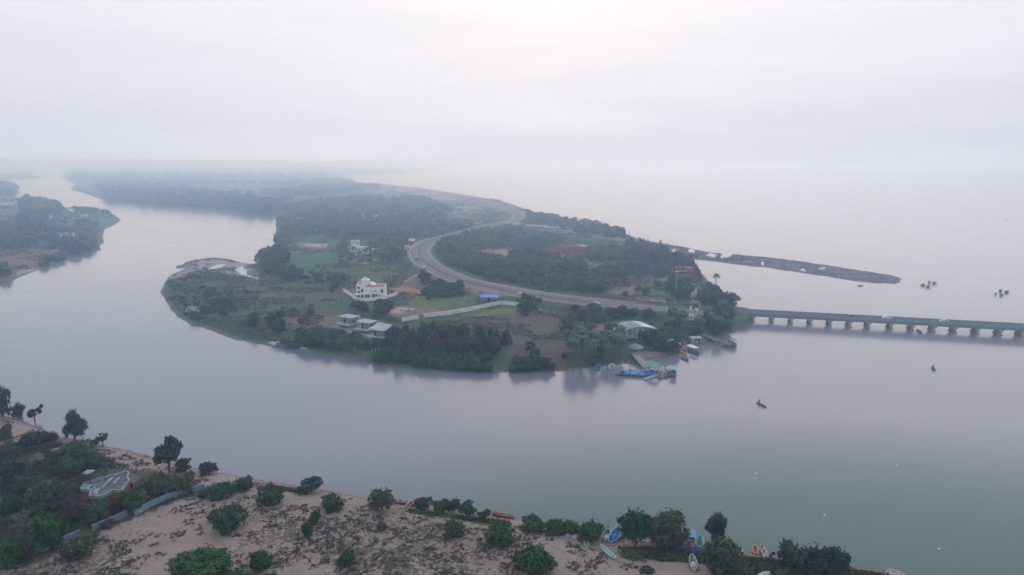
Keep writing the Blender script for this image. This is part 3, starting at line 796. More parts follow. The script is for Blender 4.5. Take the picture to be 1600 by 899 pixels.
MB().add([(5.2,4,Hh+.0),(8.4,4,Hh+.0),(8.4,9,Hh+.0),(5.2,9,Hh+.0),(5.2,4,Hh+1.9),(8.4,4,Hh+.6),(8.4,9,Hh+.6),(5.2,9,Hh+1.9)], [(3,2,1,0),(4,5,6,7),(0,1,5,4),(1,2,6,5),(2,3,7,6),(3,0,4,7)]).build('skylight', WHITEW, v)
def win(par, x0, x1, z0, z1, y=-.0, axis='x', fr=True):
    m = MB()
    if axis == 'x': m.box(x0,x1,y-.05,y-.012,z0,z1)
    else: m.box(y-.05,y-.012,x0,x1,z0,z1)
    w_ = m.build('window', GLASS, par)
    f = MB(); t = .09
    a, b = (y-.10, y-.011)
    def bb(x0_,x1_,z0_,z1_):
        if axis == 'x': f.box(x0_,x1_,a,b,z0_,z1_)
        else: f.box(a,b,x0_,x1_,z0_,z1_)
    bb(x0-t,x1+t,z1+.001,z1+t); bb(x0-t,x1+t,z0-t,z0-.001); bb(x0-t,x0-.001,z0,z1); bb(x1+.001,x1+t,z0,z1)
    xm=(x0+x1)/2
    if x1-x0 > 1.4: bb(xm-.05,xm+.05,z0,z1)
    f.build('frame', WHITEW, w_)
for x0,x1,z0,z1 in [(.5,1.9,4.2,6.2),(.6,2.0,.7,2.7),(2.7,5.6,.7,2.8),(6.6,10.0,.9,3.0),(6.2,6.9,4.2,4.8),(8.2,8.9,4.4,5.1),(Lw-2.2,Lw-.9,3.9,6.0),(Lw-4.2,Lw-2.4,1.6,2.3)]:
    win(v, x0,x1,z0,z1)
for z0 in (.9,3.2,5.6): win(v, -2.0,-.5,z0,z0+1.4, y=3.0)
for z0 in (1,3.6): win(v, 5,7.5,z0,z0+1.4, y=-2.6, axis='y'); win(v, 9,11,z0,z0+1.4, y=-2.6, axis='y')
MB().box(-3.6,-.0,-.2,2.98,0,.5).box(-3.4,-3.1,.1,.4,.501,2.6).box(-3.7,-.02,-.3,2.97,2.601,2.8).build('porch', WHITEW, v)

def wall_run(pts_px, h, th, mat, label, name='compound_wall', cat='wall', group=None, top=None, base=None, panels=0):
    P = [put(a, b) for a, b in pts_px]
    o0 = P[0]
    root = thing(name, label, cat, o0, 0, group)
    m = MB(); cap = MB()
    for a, b in zip(P[:-1], P[1:]):
        n = max(1, int((b-a).length/4)); 
        for k in range(n):
            p = a.lerp(b, k/n); q = a.lerp(b, (k+1)/n)
            z = min(hz(p.x,p.y), hz(q.x,q.y)); zt = (hz(p.x,p.y)+hz(q.x,q.y))/2 + h
            t = (q-p); t.z=0; t.normalize(); nn = Vector((-t.y,t.x,0))*th/2
            c = [p-nn, q-nn, q+nn, p+nn]
            c = [(v_.x-o0.x, v_.y-o0.y) for v_ in c]
            m.prism(c, z-.6-o0.z, zt-o0.z)
            c2 = [p-nn*1.5, q-nn*1.5, q+nn*1.5, p+nn*1.5]; c2 = [(v_.x-o0.x, v_.y-o0.y) for v_ in c2]
            if not panels: cap.prism(c2, zt-o0.z+.001, zt-o0.z+.1)
            e = [p-nn*1.8-t*th*.8, p-nn*1.8+t*th*.8, p+nn*1.8+t*th*.8, p+nn*1.8-t*th*.8]; e = [(v_.x-o0.x, v_.y-o0.y) for v_ in e]
            MB().prism(e, z-.6-o0.z, zt-o0.z+.18).build('post', top or mat, root)
    m.build('wall_panels', mat, root)
    if not panels: cap.build('coping', top or mat, root)
    return root
wall_run([(536.8,456),(560.8,472.3),(601,467.8),(621,461.5)], 1.9, .25, WHITEW, 'white compound wall round the front of the white villa')
wall_run([(622,461.5),(630,459.6),(640,461)], 1.6, .25, CONCD, 'short grey wall at the right end of the villa wall')
LONGW = M('long_wall_plaster', (.74,.75,.77), .85, .2, .5)
wall_run([(628.5,503.5),(654,498.6)], 2.1, .3, LONGW, 'short pale wall piece left of the gap in the long wall')
wall_run([(663,496.5),(698.5,492.5),(736,486),(780,476.8),(787,473.5)], 2.1, .3, LONGW, 'long pale plastered boundary wall crossing the fields')
wall_run([(787,474),(811,477)], 2.0, .3, LONGW, 'short pale wall turning from the long wall to the road')

# --- unfinished concrete villas
GREYC = M('raw_concrete', (.27,.29,.31), .9, .3, .5); SLABC = M('roof_slab', (.44,.47,.50), .85, .35, .35)
DARKO = M('dark_opening', (.02,.022,.025), .9, .1, 1)
def concrete_unit(px, py, rz, w_, d_, h_, label, lower=1.7, slope=0, over=.8):
    p = put(px, py); t = thing('unfinished_house', label, 'house', (p.x,p.y,p.z-.2), rz, 'unfinished grey concrete houses')
    MB().box(-w_/2-2.5, w_/2+1.5, -4.5, d_, 0, .35).build('plinth', GREYC, t)
    L_ = lower
    for x in (-w_/2, 0, w_/2-.35):
        for y in (-2.2, d_-.8): MB().box(x,x+.35,y,y+.35,.351,L_).build('column', GREYC, t)
    MB().box(-w_/2+.4, w_/2-.4, 0, d_-1, .351, L_-.001).build('lower_wall', GREYC, t)
    MB().box(-w_/2-.9, w_/2+.9, -2.8, d_, L_, L_+.3).build('floor_slab', SLABC, t)
    a = -w_/2+1.6
    MB().box(a, w_/2, 0, d_-1, L_+.301, L_+h_).build('upper_wall', GREYC, t)
    MB().box(-w_/2+.1, -w_/2+.4, 0, .3, L_+.301, L_+h_).box(-w_/2+.1,-w_/2+.4,d_-1.3,d_-1,L_+.301,L_+h_).build('column', GREYC, t)
    z = L_+h_+.001
    V = [(-w_/2-over,-1,z),(w_/2+over,-1,z-slope*0),(w_/2+over,d_,z+slope),(-w_/2-over,d_,z+slope)]
    V += [(x,y,zz+.28) for x,y,zz in V]
    MB().add(V, [(3,2,1,0),(4,5,6,7),(0,1,5,4),(1,2,6,5),(2,3,7,6),(3,0,4,7)]).build('roof', SLABC, t)
    MB().box(a+.3, a+1.3, -.03, -.01, L_+.35, L_+2.3).build('door_opening', DARKO, t)
    MB().box(w_/2+.01, w_/2+.03, 1, 2.4, L_+.6, L_+2.2).build('window_opening', DARKO, t)
    MB().box(-w_/2+1.2, w_/2-1.2, -.03, -.01, .8, L_-.4).build('window_opening', DARKO, t)
    return t
concrete_unit(541, 511, -.55, 7.0, 5.5, 3.2, 'unfinished grey concrete house at the left end of its row')
concrete_unit(569, 519.5, -.5, 6.6, 5.5, 3.2, 'middle house of the unfinished grey concrete row')
concrete_unit(590, 533, -.45, 7.4, 7.0, 3.0, 'unfinished grey concrete house with largest sloping roof slab, right end of row', lower=2.2, slope=1.2)
# --- blue roofed shed
p = put(764.5, 471.5)
t = thing('shed', 'open shed with bright blue sheet roof beside the long pale wall', 'shed', p, .0)
BLUE = M('blue_sheet_roof', (.05,.24,.78), .5, .12, .8)
MB().add([(-5.2,-.6,2.5),(5.2,-.6,2.5),(5.2,4.5,3.3),(-5.2,4.5,3.3),(-5.2,-.6,2.58),(5.2,-.6,2.58),(5.2,4.5,3.38),(-5.2,4.5,3.38)], [(3,2,1,0),(4,5,6,7),(0,1,5,4),(1,2,6,5),(2,3,7,6),(3,0,4,7)]).build('roof', BLUE, t)
MB().box(-4.8,4.8,1.2,4.3,-.3,2.49).build('wall', CONC, t)
MB().box(-1,.6,1.17,1.19,0,2.1).build('door_opening', DARKO, t)
for x in (-4.9,-1.7,1.6,4.8): MB().box(x-.1,x+.1,-.4,-.2,-.3,2.49).build('post', CONC, t)
# --- arched hall
Aa = put(962, 531.5); Bb = put(1036, 527)
rz, Ls = axis_from(Aa, Bb)
t = thing('arched_hall', 'arched hall with stained pale gable sheeting and white barrel roof behind the palms', 'hall', (Aa.x,Aa.y,min(Aa.z,Bb.z)-.2), rz)
def arch(x): u = 2*x/Ls-1; return 2.4 + 3.4*(1-u*u)
n = 24; D_ = 12
V=[];F=[]
for i in range(n+1):
    x = i*Ls/n
    for y in (-.6, D_): V += [(x,y,arch(x)),(x,y,arch(x)+.15)]
for i in range(n):
    a=4*i;b=4*i+4
    F += [(a+1,b+1,b+3,a+3),(a,a+2,b+2,b),(a,b,b+1,a+1),(a+2,a+3,b+3,b+2)]
me = bpy.data.meshes.new('roof'); me.from_pydata(V,[],F); me.update(); me.polygons.foreach_set('use_smooth',[False]*len(F)); me.materials.append(M('white_roof_sheet', (.66,.70,.74), .6, .15, .15)); me.materials.append(M('stained_roof_sheet', (.30,.36,.42), .7, .5, .25, col2=(.13,.16,.21)))
for i_, p_ in enumerate(me.polygons): p_.material_index = 0 if (i_//4) > n*.58 else 1
ob('roof', me, None, t)
STAIN = M('stained_sheeting', (.46,.52,.58), .8, .55, .35, col2=(.13,.15,.19))
for yy, nm in ((0,'gable_wall'),(D_-.3,'gable_wall')):
    V=[];F=[]
    for i in range(n+1):
        x=i*Ls/n; V += [(x,yy,0),(x,yy,arch(x)-.01),(x,yy+.15,0),(x,yy+.15,arch(x)-.01)]
    for i in range(n): a=4*i;b=a+4; F += [(a,b,b+1,a+1),(a+2,a+3,b+3,b+2)]
    me = bpy.data.meshes.new(nm); me.from_pydata(V,[],F); me.update(); ob(nm, me, STAIN, t)
for k in range(9):
    x = Ls*(k+.5)/9; MB().box(x-.13,x+.13,-.12,-.01,0,arch(x)-.1).build('mullion', M('dark_post', (.06,.065,.08), .8, .2, 2), t)
for x in (.1, Ls-.35): MB().box(x,x+.25,.2,D_-.4,0,3.0).build('side_wall', STAIN, t)
# --- small plain buildings
def house(px, py, w_, d_, h_, rz, mat, roofmat, label, name='house', gable=0, wins=2, cat='house', group=None, tank=False, drop=.2):
    p = put(px, py); t = thing(name, label, cat, (p.x,p.y,p.z-drop), rz, group)
    MB().box(-w_/2,w_/2,0,d_,0,h_).build('wall', mat, t)
    if gable:
        V=[(-w_/2-.4,-.5,h_),(w_/2+.4,-.5,h_),(w_/2+.4,d_+.5,h_),(-w_/2-.4,d_+.5,h_),(-w_/2-.4,d_/2,h_+gable),(w_/2+.4,d_/2,h_+gable)]
        V=[(x,y,z+.002) for x,y,z in V]
        MB().add(V, [(3,2,1,0),(0,1,5,4),(2,3,4,5),(1,2,5),(3,0,4)]).build('roof', roofmat, t)
    else:
        m = MB().box(-w_/2-.15,w_/2+.15,-.15,d_+.15,h_+.002,h_+.2)
        m.box(-w_/2-.1,w_/2+.1,-.1,.12,h_+.201,h_+.6); m.box(-w_/2-.1,w_/2+.1,d_-.12,d_+.1,h_+.201,h_+.6); m.box(-w_/2-.1,-w_/2+.12,.121,d_-.121,h_+.201,h_+.6); m.box(w_/2-.12,w_/2+.1,.121,d_-.121,h_+.201,h_+.6)
        m.build('roof', roofmat, t)
    for k in range(wins):
        x = -w_/2 + w_*(k+.7)/(wins+.6)
        MB().box(x-.5,x+.5,-.03,-.01,1.1,min(2.3,h_-.3)).build('window', GLASS, t)
        if h_ > 5: MB().box(x-.5,x+.5,-.03,-.01,4.2,5.5).build('window', GLASS, t)
    MB().box(w_/2-1.4,w_/2-.5,-.03,-.01,.1,2.1).build('door', DARKO, t)
    if tank: MB().box(-w_/2+.5,-w_/2+3,d_/2-1,d_/2+1.5,h_+.601,h_+2.9).build('stair_room', mat, t)
    return t
house(936, 540, 3.4, 3.2, 4.6, -.25, WHITEW, CONC, 'small white box building standing among palms left of the arched hall', wins=1)
RUST = M('red_painted_frame', (.30,.10,.10), .8, .3, .8); PINK = M('magenta_wall', (.40,.08,.13), .8, .25, .5)
WH2 = M('far_white_wall', (.62,.64,.66), .8, .15, .5); TILE = M('tile_roof', (.30,.12,.08), .85, .25, 1); SHEET = M('tin_roof', (.42,.45,.49), .6, .25, .5)
house(560, 399, 13, 9, 6.4, -.1, WH2, WH2, 'two-storey white house standing among palms beyond the green field', wins=4, tank=True)
house(556, 388, 8, 6, 6.5, .3, WH2, WH2, 'tall narrow white block behind the two-storey white house', wins=2)
house(578, 344, 26, 12, 5.5, .05, WH2, SHEET, 'long pale building deep in the far woodland', wins=5, gable=1.5)
house(636, 391, 4.5, 4, 3.4, .1, WH2, WH2, 'small white hut by the highway sign at the road bend', wins=1)
house(868, 398, 9, 7, 3.6, .2, PINK, PINK, 'low magenta cottage at the left of the resort in the wood', wins=2)
house(882, 396, 5, 6, 3.2, -.2, PINK, PINK, 'small magenta hut in the middle of the resort in the wood', wins=1)
house(900, 396, 7, 7, 5.8, 0, PINK, PINK, 'magenta two-storey block in the resort in the wood', wins=1)
house(911, 391, 9, 7, 3.6, .25, PINK, WH2, 'magenta cottage with white roof edge at the right of the resort', wins=2)
house(899, 402.5, 3, 3, 2.6, 0, PINK, PINK, 'tiny magenta kiosk in front of the two-storey magenta block', wins=0)
for (a,b,w_,lab) in [(829,356,13,'leftmost of three low white-roofed stalls by the coast lane'),(846,357,12,'middle one of three low white-roofed stalls by the coast lane'),(862,359,17,'rightmost of three low white-roofed stalls by the coast lane')]:
    house(a,b,w_,7,2.6,-.12,RUST if a<850 else CONCD,SHEET,lab,name='stall',cat='stall',gable=.8,wins=2,group='low stalls by the coast lane')
house(795, 350, 8, 6, 3, .3, WH2, SHEET, 'pale shed on the far road bend', gable=1, name='shed', cat='shed')
house(808, 352, 9, 6, 3, .1, WH2, SHEET, 'pale shed right of the far road bend', gable=1, name='shed', cat='shed')
for k,(a,b,w_,lab) in enumerate([(690,350,5,'small white hut alone in the wood left of the far road bend'),(533,336,6,'tiny white house in the far woodland, leftmost of the far huts'),(465,343,14,'long pale shed beside the far pond'),(595,302,26,'long pale building on the distant coast flat'),(625,300,24,'pale building right of the long one on the distant coast flat'),
      (90,371,5,'small white hut on the left bank farmland'),(106,369,9,'low white shed beside the small hut on the left bank'),(75,341,7,'white house at the edge of the green field on the left bank'),(98,342,7,'pale hut in the middle of the left bank green field'),(131,339,7,'pale hut near the river end of the left bank green field'),
      (10,322,16,'pale roofed house by the sandy clearing on the far left bank'),(676,313,16,'pale house on the bare ground left of the far road'),(645,320,12,'grey house on the edge of the far wood'),(230,280,40,'distant pale building in the haze above the left river'),(330,285,34,'distant low building in the haze over the plain'),(545,392,8,'grey outbuilding left of the tall white block'),(590,396,10,'pale roofless outbuilding right of the two-storey white house')]):
    house(a,b,w_,w_*.6,3.2 if w_<20 else 6,.1*((k*37)%7-3),WH2,SHEET,lab,gable=1.2 if k%3 else 0,wins=2)
# red lattice structure by the shore wood
p = put(1070, 440)
t = thing('red_frame_building', 'red open-framed building with striped roof rising from the trees at the point', 'building', p, -.1)
for z in (3.4, 6.6): MB().box(-6,6,0,6,z,z+.25).build('floor', RUST, t)
for x in (-5.8,-2,2,5.6):
    for y in (.1,5.7): MB().box(x,x+.22,y,y+.22,0,9.2).build('post', RUST, t)
for k in range(9): 
    if k%2==0 or k>4: MB().box(-6.3+k*1.4,-5.6+k*1.4,-.5,6.4,9.201,9.4).build('roof_strip', M('faded_pink', (.50,.25,.27),.8,.3,.8), t)
for z in (1.2,2.2,4.6,7.8): MB().box(-6,6,-.02,.08,z,z+.3).build('rail', RUST, t)
for x0,x1 in ((-6,-3.6),(2.4,5)): MB().box(x0,x1,5.0,5.2,3.7,9.1).build('panel', PINK if x0>0 else RUST, t)
MB().box(2.8,4.6,.5,3,0,2.5).build('kiosk', WHITEW, t)
# tall lamp mast and street lamps
def mast(px,py,h_,label,r=.22,group=None,arm=True):
    p = put(px,py); t = thing('lamp_mast' if h_>14 else 'street_lamp', label, 'lamp mast' if h_>14 else 'street lamp', p, 0, group)
    MB().tube((0,0,-.3),(0,0,h_),r,r*.5,10).build('pole', steel, t)
    if h_>14:
        MB().tube((0,0,h_),(0,0,h_+.3),.9,.9,12).build('crown_ring', steel, t)
        for k in range(6): MB().box(-.25,.25,-.2,.2,-.15,.15).xf(Matrix.Translation((1.1*math.cos(k*1.047),1.1*math.sin(k*1.047),h_+.05))).build('floodlight', CONC, t)
    else:
        MB().tube((0,0,h_-.1),(1.6,0,h_+.3),.06,.05,6).build('arm', steel, t)
        MB().box(1.3,2.1,-.15,.15,h_+.25,h_+.4).build('lamp_head', CONC, t)
mast(1055.5, 470, 17, 'tall thin lamp mast in front of the red framed building')
for k,(a,b,lab) in enumerate([(722,446,'street lamp on the road below the long curve'),(704,436,'street lamp just past the road bend'),(851,463,'street lamp on the straight road by the white car'),(612,438,'thin pole in the field behind the villa'),(857,362,'lamp pole by the coast stalls')]):
    mast(a,b,8,lab,.12)
# direction sign
p = put(643.5, 382)
t = thing('direction_sign', 'large pale highway direction sign board above the road bend', 'sign', p, .1)
MB().box(-3,3,-.05,.05,3.2,5.6).build('board', WHITEW, t)
for x in (-2.4,2.4): MB().tube((x,.12,-.3),(x,.12,5.4),.1,.1,8).build('post', steel, t)
# post fences
PCON = M('fence_concrete', (.52,.53,.52), .85, .2, 2)
def post_fence(pts_px, spacing, h_, label, mat=PCON, wire=True, th=.09):
    P = [put(a,b) for a,b in pts_px]; root = thing('post_fence', label, 'fence', P[0]); o0 = P[0]
    L_ = smooth_pts(P, spacing); cnt = 0; prev = None; wires = MB()
    for q in L_[:100]:
        z = hz(q.x,q.y); m = MB(); x,y = q.x-o0.x, q.y-o0.y; lean = random.uniform(-.08,.08)
        m.tube((x,y,z-o0.z-.3),(x+lean,y,z-o0.z+h_*random.uniform(.85,1.08)),th,th*.9,5).build('post', mat, root)
        c = (x,y,z-o0.z+h_*.75)
        if prev and wire: wires.tube(prev,c,.012,.012,3,False)
        prev = c
    if wire and wires.f: wires.build('wire', steel, root)
    return root
def smooth_pts(P, step):
    out=[]; carry=0
    for a,b in zip(P[:-1],P[1:]):
        L_=(b-a).length; d_=carry
        while d_<L_: out.append(a.lerp(b,d_/L_)); d_+=step
        carry=d_-L_
    return out
post_fence([(366,487),(403,482),(450,483),(500,477),(560,478),(640,477),(657,475)], 3.0, 1.9, 'row of pale fence posts across the grass below the villa')
post_fence([(657,475),(670,482),(723,475),(727,467),(752,467)], 2.4, 1.9, 'row of pale fence posts round the green plot left of the blue shed')
post_fence([(500,476),(530,473),(545,470)], 2.0, 2.0, 'short row of white posts left of the villa wall')
post_fence([(538,545),(555,550),(573,556),(594,550)], 1.5, 2.0, 'row of white posts on the shore below the unfinished houses', th=.13)

# ================================================================== near bank: ruined house and walls
BLUEW = M('bluish_limewash', (.30,.37,.42), .85, .4, 1.1, col2=(.11,.14,.16)); ROOFD = M('mossy_roof', (.15,.165,.175), .95, .35, .9, bump=.2, col2=(.06,.07,.075)); BRICKR = M('red_brick_wall', (.36,.10,.065), .9, .3, 2.5)
A = put(168, 790); 
q = thing('ruined_house', 'weathered flat-roofed house with pale blue parapets and red side wall among bushes', 'house', (A.x,A.y,A.z-.1), 0)
def local(px,py,z): g = G(px,py,A.z+z); return (g.x-A.x, g.y-A.y)
# roof outline traced at roof height
rh = 3.3
outline = [(127,766),(133,757),(146,752),(187,742),(197,738),(202,741),(198,748),(203,752),(193,762),(191,768),(175,768),(160,777),(140,777),(143,768)]
O = [local(a,b,rh) for a,b in outline]
if sum((O[i][0]*O[(i+1)%len(O)][1]-O[(i+1)%len(O)][0]*O[i][1]) for i in range(len(O))) < 0: O = O[::-1]
MB().prism(O, 0, rh).build('wall', BRICKR, q)
MB().prism([(x*1.0,y*1.0) for x,y in O], rh+.002, rh+.12).build('roof', ROOFD, q)
pr = MB()
for i in range(len(O)):
    a = Vector((*O[i],0)); b = Vector((*O[(i+1)%len(O)],0)); t_ = (b-a).normalized(); nn = Vector((-t_.y,t_.x,0))*.19
    c = [a-nn,b-nn,b+nn,a+nn]; pr.prism([(v_.x,v_.y) for v_ in c], rh-.25+.004*i, rh+.55+.004*i)
pr.build('parapet', BLUEW, q)
for (a,b,c_,d_,nm) in [((150,762),(156,760),1.6,.5,'roof_ridge')]: pass
for (pa,pb) in [((176,748),(160,764)),((187,748),(178,757)),((133,762),(150,760)),((140,770),(150,762))]:
    a = Vector((*local(*pa,rh),0)); b = Vector((*local(*pb,rh),0)); t_=(b-a).normalized(); nn=Vector((-t_.y,t_.x,0))*.22
    MB().prism([(v_.x,v_.y) for v_ in (a-nn,b-nn,b+nn,a+nn)], rh+.121, rh+.5).build('roof_beam', BLUEW, q)
for pts_, zt_ in (([(128.5,765),(134,758),(144,758),(139,766)],.34),([(142,772),(148,764),(157,764),(151,774)],.32)):
    V_ = [local(a_,b_,rh) for a_,b_ in pts_]
    if sum((V_[i][0]*V_[(i+1)%4][1]-V_[(i+1)%4][0]*V_[i][1]) for i in range(4)) < 0: V_ = V_[::-1]
    MB().prism(V_, rh+.125, rh+zt_).build('terrace_slab', BLUEW, q)
a = local(140,752,rh); MB().box(a[0]-.8,a[0]+.8,a[1]-.8,a[1]+.8,rh+.13,rh+2.3).build('water_tank', M('dark_tank', (.07,.085,.10), .7, .3, 1), q)
MB().box(a[0]-.95,a[0]+.95,a[1]-.95,a[1]+.95,rh+2.301,rh+2.5).build('tank_cover', BLUEW, q)
for (pa,pb) in [((171,789),(166,789)),((194,771),(190,774))]:
    a = local(*pa,0); MB().box(a[0]-.7,a[0]+.7,a[1]-.45,a[1]+.35,1.0,2.4).build('window_frame', BLUEW, q)
    MB().box(a[0]-.4,a[0]+.4,a[1]-.48,a[1]-.46,1.2,2.2).build('window', GLASS, q)
# lean-to in grey-brown behind right
a = local(206,753,2.3)
V=[local(196,744,2.4),local(204,738,2.4),local(219,746,2.1),local(208,757,2.1)]
if sum((V[i][0]*V[(i+1)%4][1]-V[(i+1)%4][0]*V[i][1]) for i in range(4)) < 0: V=V[::-1]
MB().prism(V, -.1, 2.2).build('lean_to', M('thatch', (.17,.145,.13), .95, .3, 2), q)
OLDW = M('old_blue_wall', (.22,.33,.42), .9, .35, .8, col2=(.10,.15,.19))
wall_run([(-60,905),(0,889),(50,868),(100,848.5),(125,838)], 1.35, .25, OLDW, 'old bluish compound wall along the sand slope, lower left stretch', name='compound_wall', group=None)
wall_run([(146,830),(175,818),(199,806)], 1.35, .25, OLDW, 'old bluish compound wall stretch in front of the weathered house')
wall_run([(212,806),(235,793),(262,781),(300,770),(320,765)], 1.35, .25, OLDW, 'old bluish compound wall stretch climbing towards the river, right of the weathered house')
DARKW = M('dark_stone_wall', (.06,.065,.065), .95, .3, 1)
wall_run([(-30,718),(0,714),(40,706),(95,697)], 1.0, .35, DARKW, 'low dark stone wall between sand banks at the far left')
post_fence([(158,730),(175,732),(196,735),(216,738)], 1.3, 1.3, 'row of dark wooden fence posts behind the weathered house', mat=M('dark_post_wood', (.06,.055,.055), .9, .3, 3), th=.08)
# ================================================================== foliage
def leaf_quads(Cn, N, S, aspect, rng, droop=0.0):
    """Cn (n,3) centres, N (n,3) normals, S (n,) half size -> V, F"""
    n = len(Cn)
    r = rng.normal(size=(n, 3)); 
    if droop: r[:, 2] += droop*np.sign(rng.normal(size=n))*2
    u = np.cross(N, r); u /= np.linalg.norm(u, axis=1, keepdims=True)+1e-9
    v = np.cross(N, u); v /= np.linalg.norm(v, axis=1, keepdims=True)+1e-9
    if droop:
        sw = np.abs(u[:, 2]) > np.abs(v[:, 2]); u[sw], v[sw] = v[sw].copy(), u[sw].copy()
    a = (u.T*S).T; b = (v.T*S*aspect).T
    V = np.stack([Cn-a-b, Cn+a-b*.6, Cn+a*.8+b, Cn-a*.7+b*.9], 1).reshape(-1, 3)
    F = np.arange(4*n).reshape(n, 4)
    return V, F
def sphere_pts(n, rng):
    p = rng.normal(size=(n, 3)); return p/np.linalg.norm(p, axis=1, keepdims=True)
def lobes_for(kind, rng, H, W):
    L_ = []
    if kind in ('broad', 'open'):
        k = rng.integers(13, 19)
        for i in range(k):
            a = 2*math.pi*i/k*1.7 + rng.uniform(-.5, .5); rr = W*.5*math.sqrt(rng.uniform(.05, .55)); z = H*(rng.uniform(.26, .80) if kind == 'broad' else rng.uniform(.42, .84))*(1-.2*(rr/(W*.5))**2)
            s = W*rng.uniform(.12, .21) if kind == 'broad' else W*rng.uniform(.10, .17)
            L_.append(((rr*math.cos(a), rr*math.sin(a), z), (s, s, s*rng.uniform(.7, .95))))
        if kind == 'broad': L_.append(((0, 0, H*.52), (W*.3, W*.3, H*.34)))
    elif kind == 'shrub':
        k = rng.integers(12, 17)
        for i in range(k):
            a = 2*math.pi*i/k*1.6 + rng.uniform(-.5, .5); rr = W*.5*math.sqrt(rng.uniform(.08, .5)); z = H*rng.uniform(.22, .68)*(1-.3*(rr/(W*.5)))
            s = W*rng.uniform(.11, .20)
            L_.append(((rr*math.cos(a), rr*math.sin(a), z), (s, s, min(s, H*.36))))
        L_.append(((0, 0, H*.42), (W*.3, W*.3, H*.40)))
    elif kind == 'plume':        # casuarina like: upright feathery plumes
        k = rng.integers(13, 18)
        for i in range(k):
            a = 2*math.pi*i/k*1.5 + rng.uniform(-.5, .5); rr = W*.5*rng.uniform(.05, .62)
            hh = H*rng.uniform(.18, .30)*(1-.3*rr/(W*.5)); z = H*rng.uniform(.20, .74)*(1-.25*rr/(W*.5)); s = W*rng.uniform(.09, .16)
            L_.append(((rr*math.cos(a), rr*math.sin(a), z), (s, s, hh)))
        L_.append(((0, 0, H*.52), (W*.17, W*.17, H*.42)))
    elif kind == 'sparse':
        k = rng.integers(9, 13)
        for i in range(k):
            a = 2*math.pi*i/k*1.6 + rng.uniform(-.5, .5); rr = W*.5*rng.uniform(.25, .85); z = H*rng.uniform(.35, .85)
            s = W*rng.uniform(.07, .12); L_.append(((rr*math.cos(a), rr*math.sin(a), z), (s, s, s)))
    return L_
def crown_arrays(kind, rng, H, W, n, leaf, L_=None):
    L_ = L_ or lobes_for(kind, rng, H, W)
    vol = np.array([l[1][0]**1.4*l[1][2]**.6 for l in L_]); cnt = np.maximum(3, (n*vol/vol.sum()).astype(int))
    Cs, Ns, Ts, Ss = [], [], [], []
    for (c, s), k in zip(L_, cnt):
        kc = max(3, int(k/26)) if n > 3000 else max(3, int(k/12))
        d = sphere_pts(kc, rng)[rng.integers(0, kc, k)] + rng.normal(size=(k, 3))*(.20 if n > 3000 else .3)
        d /= np.linalg.norm(d, axis=1, keepdims=True)+1e-9
        if kind != 'sparse': d[:, 2] = np.where((d[:, 2] < -.35) & (rng.uniform(size=k) < (.15 if kind == 'plume' else .6)), -d[:, 2]*.6, d[:, 2]); d /= np.linalg.norm(d, axis=1, keepdims=True)
        rad = rng.uniform(.55, 1.0, size=k)**.6*(1+.45*rng.uniform(0,1,size=k)**5)
        bump = 1 + .30*np.sin(d[:, 0]*7+c[0]*3)*np.cos(d[:, 1]*6+c[1]) 
        p = np.array(c) + d*np.array(s)*(rad*bump)[:, None]
        nn = d + rng.normal(size=(k, 3))*.7; nn /= np.linalg.norm(nn, axis=1, keepdims=True)
        keep = p[:, 2] > .02*H
        base = rng.uniform(.15, .85)
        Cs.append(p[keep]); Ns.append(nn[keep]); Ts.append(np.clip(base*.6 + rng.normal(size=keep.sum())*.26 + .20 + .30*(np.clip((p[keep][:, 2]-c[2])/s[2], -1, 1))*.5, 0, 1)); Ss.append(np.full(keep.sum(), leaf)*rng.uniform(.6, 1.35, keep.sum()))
    Cn, N, T, S = map(np.concatenate, (Cs, Ns, Ts, Ss))
    return Cn, N, T, S, L_
ASP = {'broad': 1.25, 'open': 1.2, 'shrub': 1.2, 'plume': 2.6, 'sparse': 1.6}
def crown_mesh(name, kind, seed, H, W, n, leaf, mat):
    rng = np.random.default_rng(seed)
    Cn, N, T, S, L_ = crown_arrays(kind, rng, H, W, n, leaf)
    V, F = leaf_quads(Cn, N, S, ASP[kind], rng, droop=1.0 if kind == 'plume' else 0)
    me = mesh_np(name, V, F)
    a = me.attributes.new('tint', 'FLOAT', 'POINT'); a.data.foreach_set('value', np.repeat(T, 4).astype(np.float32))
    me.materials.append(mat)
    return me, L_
def trunk_mesh(name, L_, H, W, seed, low=.25, shrub=False):
    rnd = random.Random(seed); m = MB()
    r0 = W*.035+.05
    if shrub:
        for c, s in L_[:6]: m.tube((rnd.uniform(-.2,.2), rnd.uniform(-.2,.2), -.15), tuple(x*.8 for x in c), r0*.5, r0*.15, 6)
    else:
        fork = (rnd.uniform(-.1,.1)*W*.3, rnd.uniform(-.1,.1)*W*.3, H*low)
        m.tube((0,0,-.3), fork, r0, r0*.75, 9)
        for c, s in L_:
            mid = tuple(fork[i]*.45 + c[i]*.55 + rnd.uniform(-.03,.03)*W for i in range(3))
            m.tube(fork, mid, r0*.5, r0*.28, 6); m.tube(mid, c, r0*.28, r0*.08, 5)
    me = bpy.data.meshes.new(name); me.from_pydata(m.v, [], m.f); me.materials.append(BARK); return me
_protos = {}
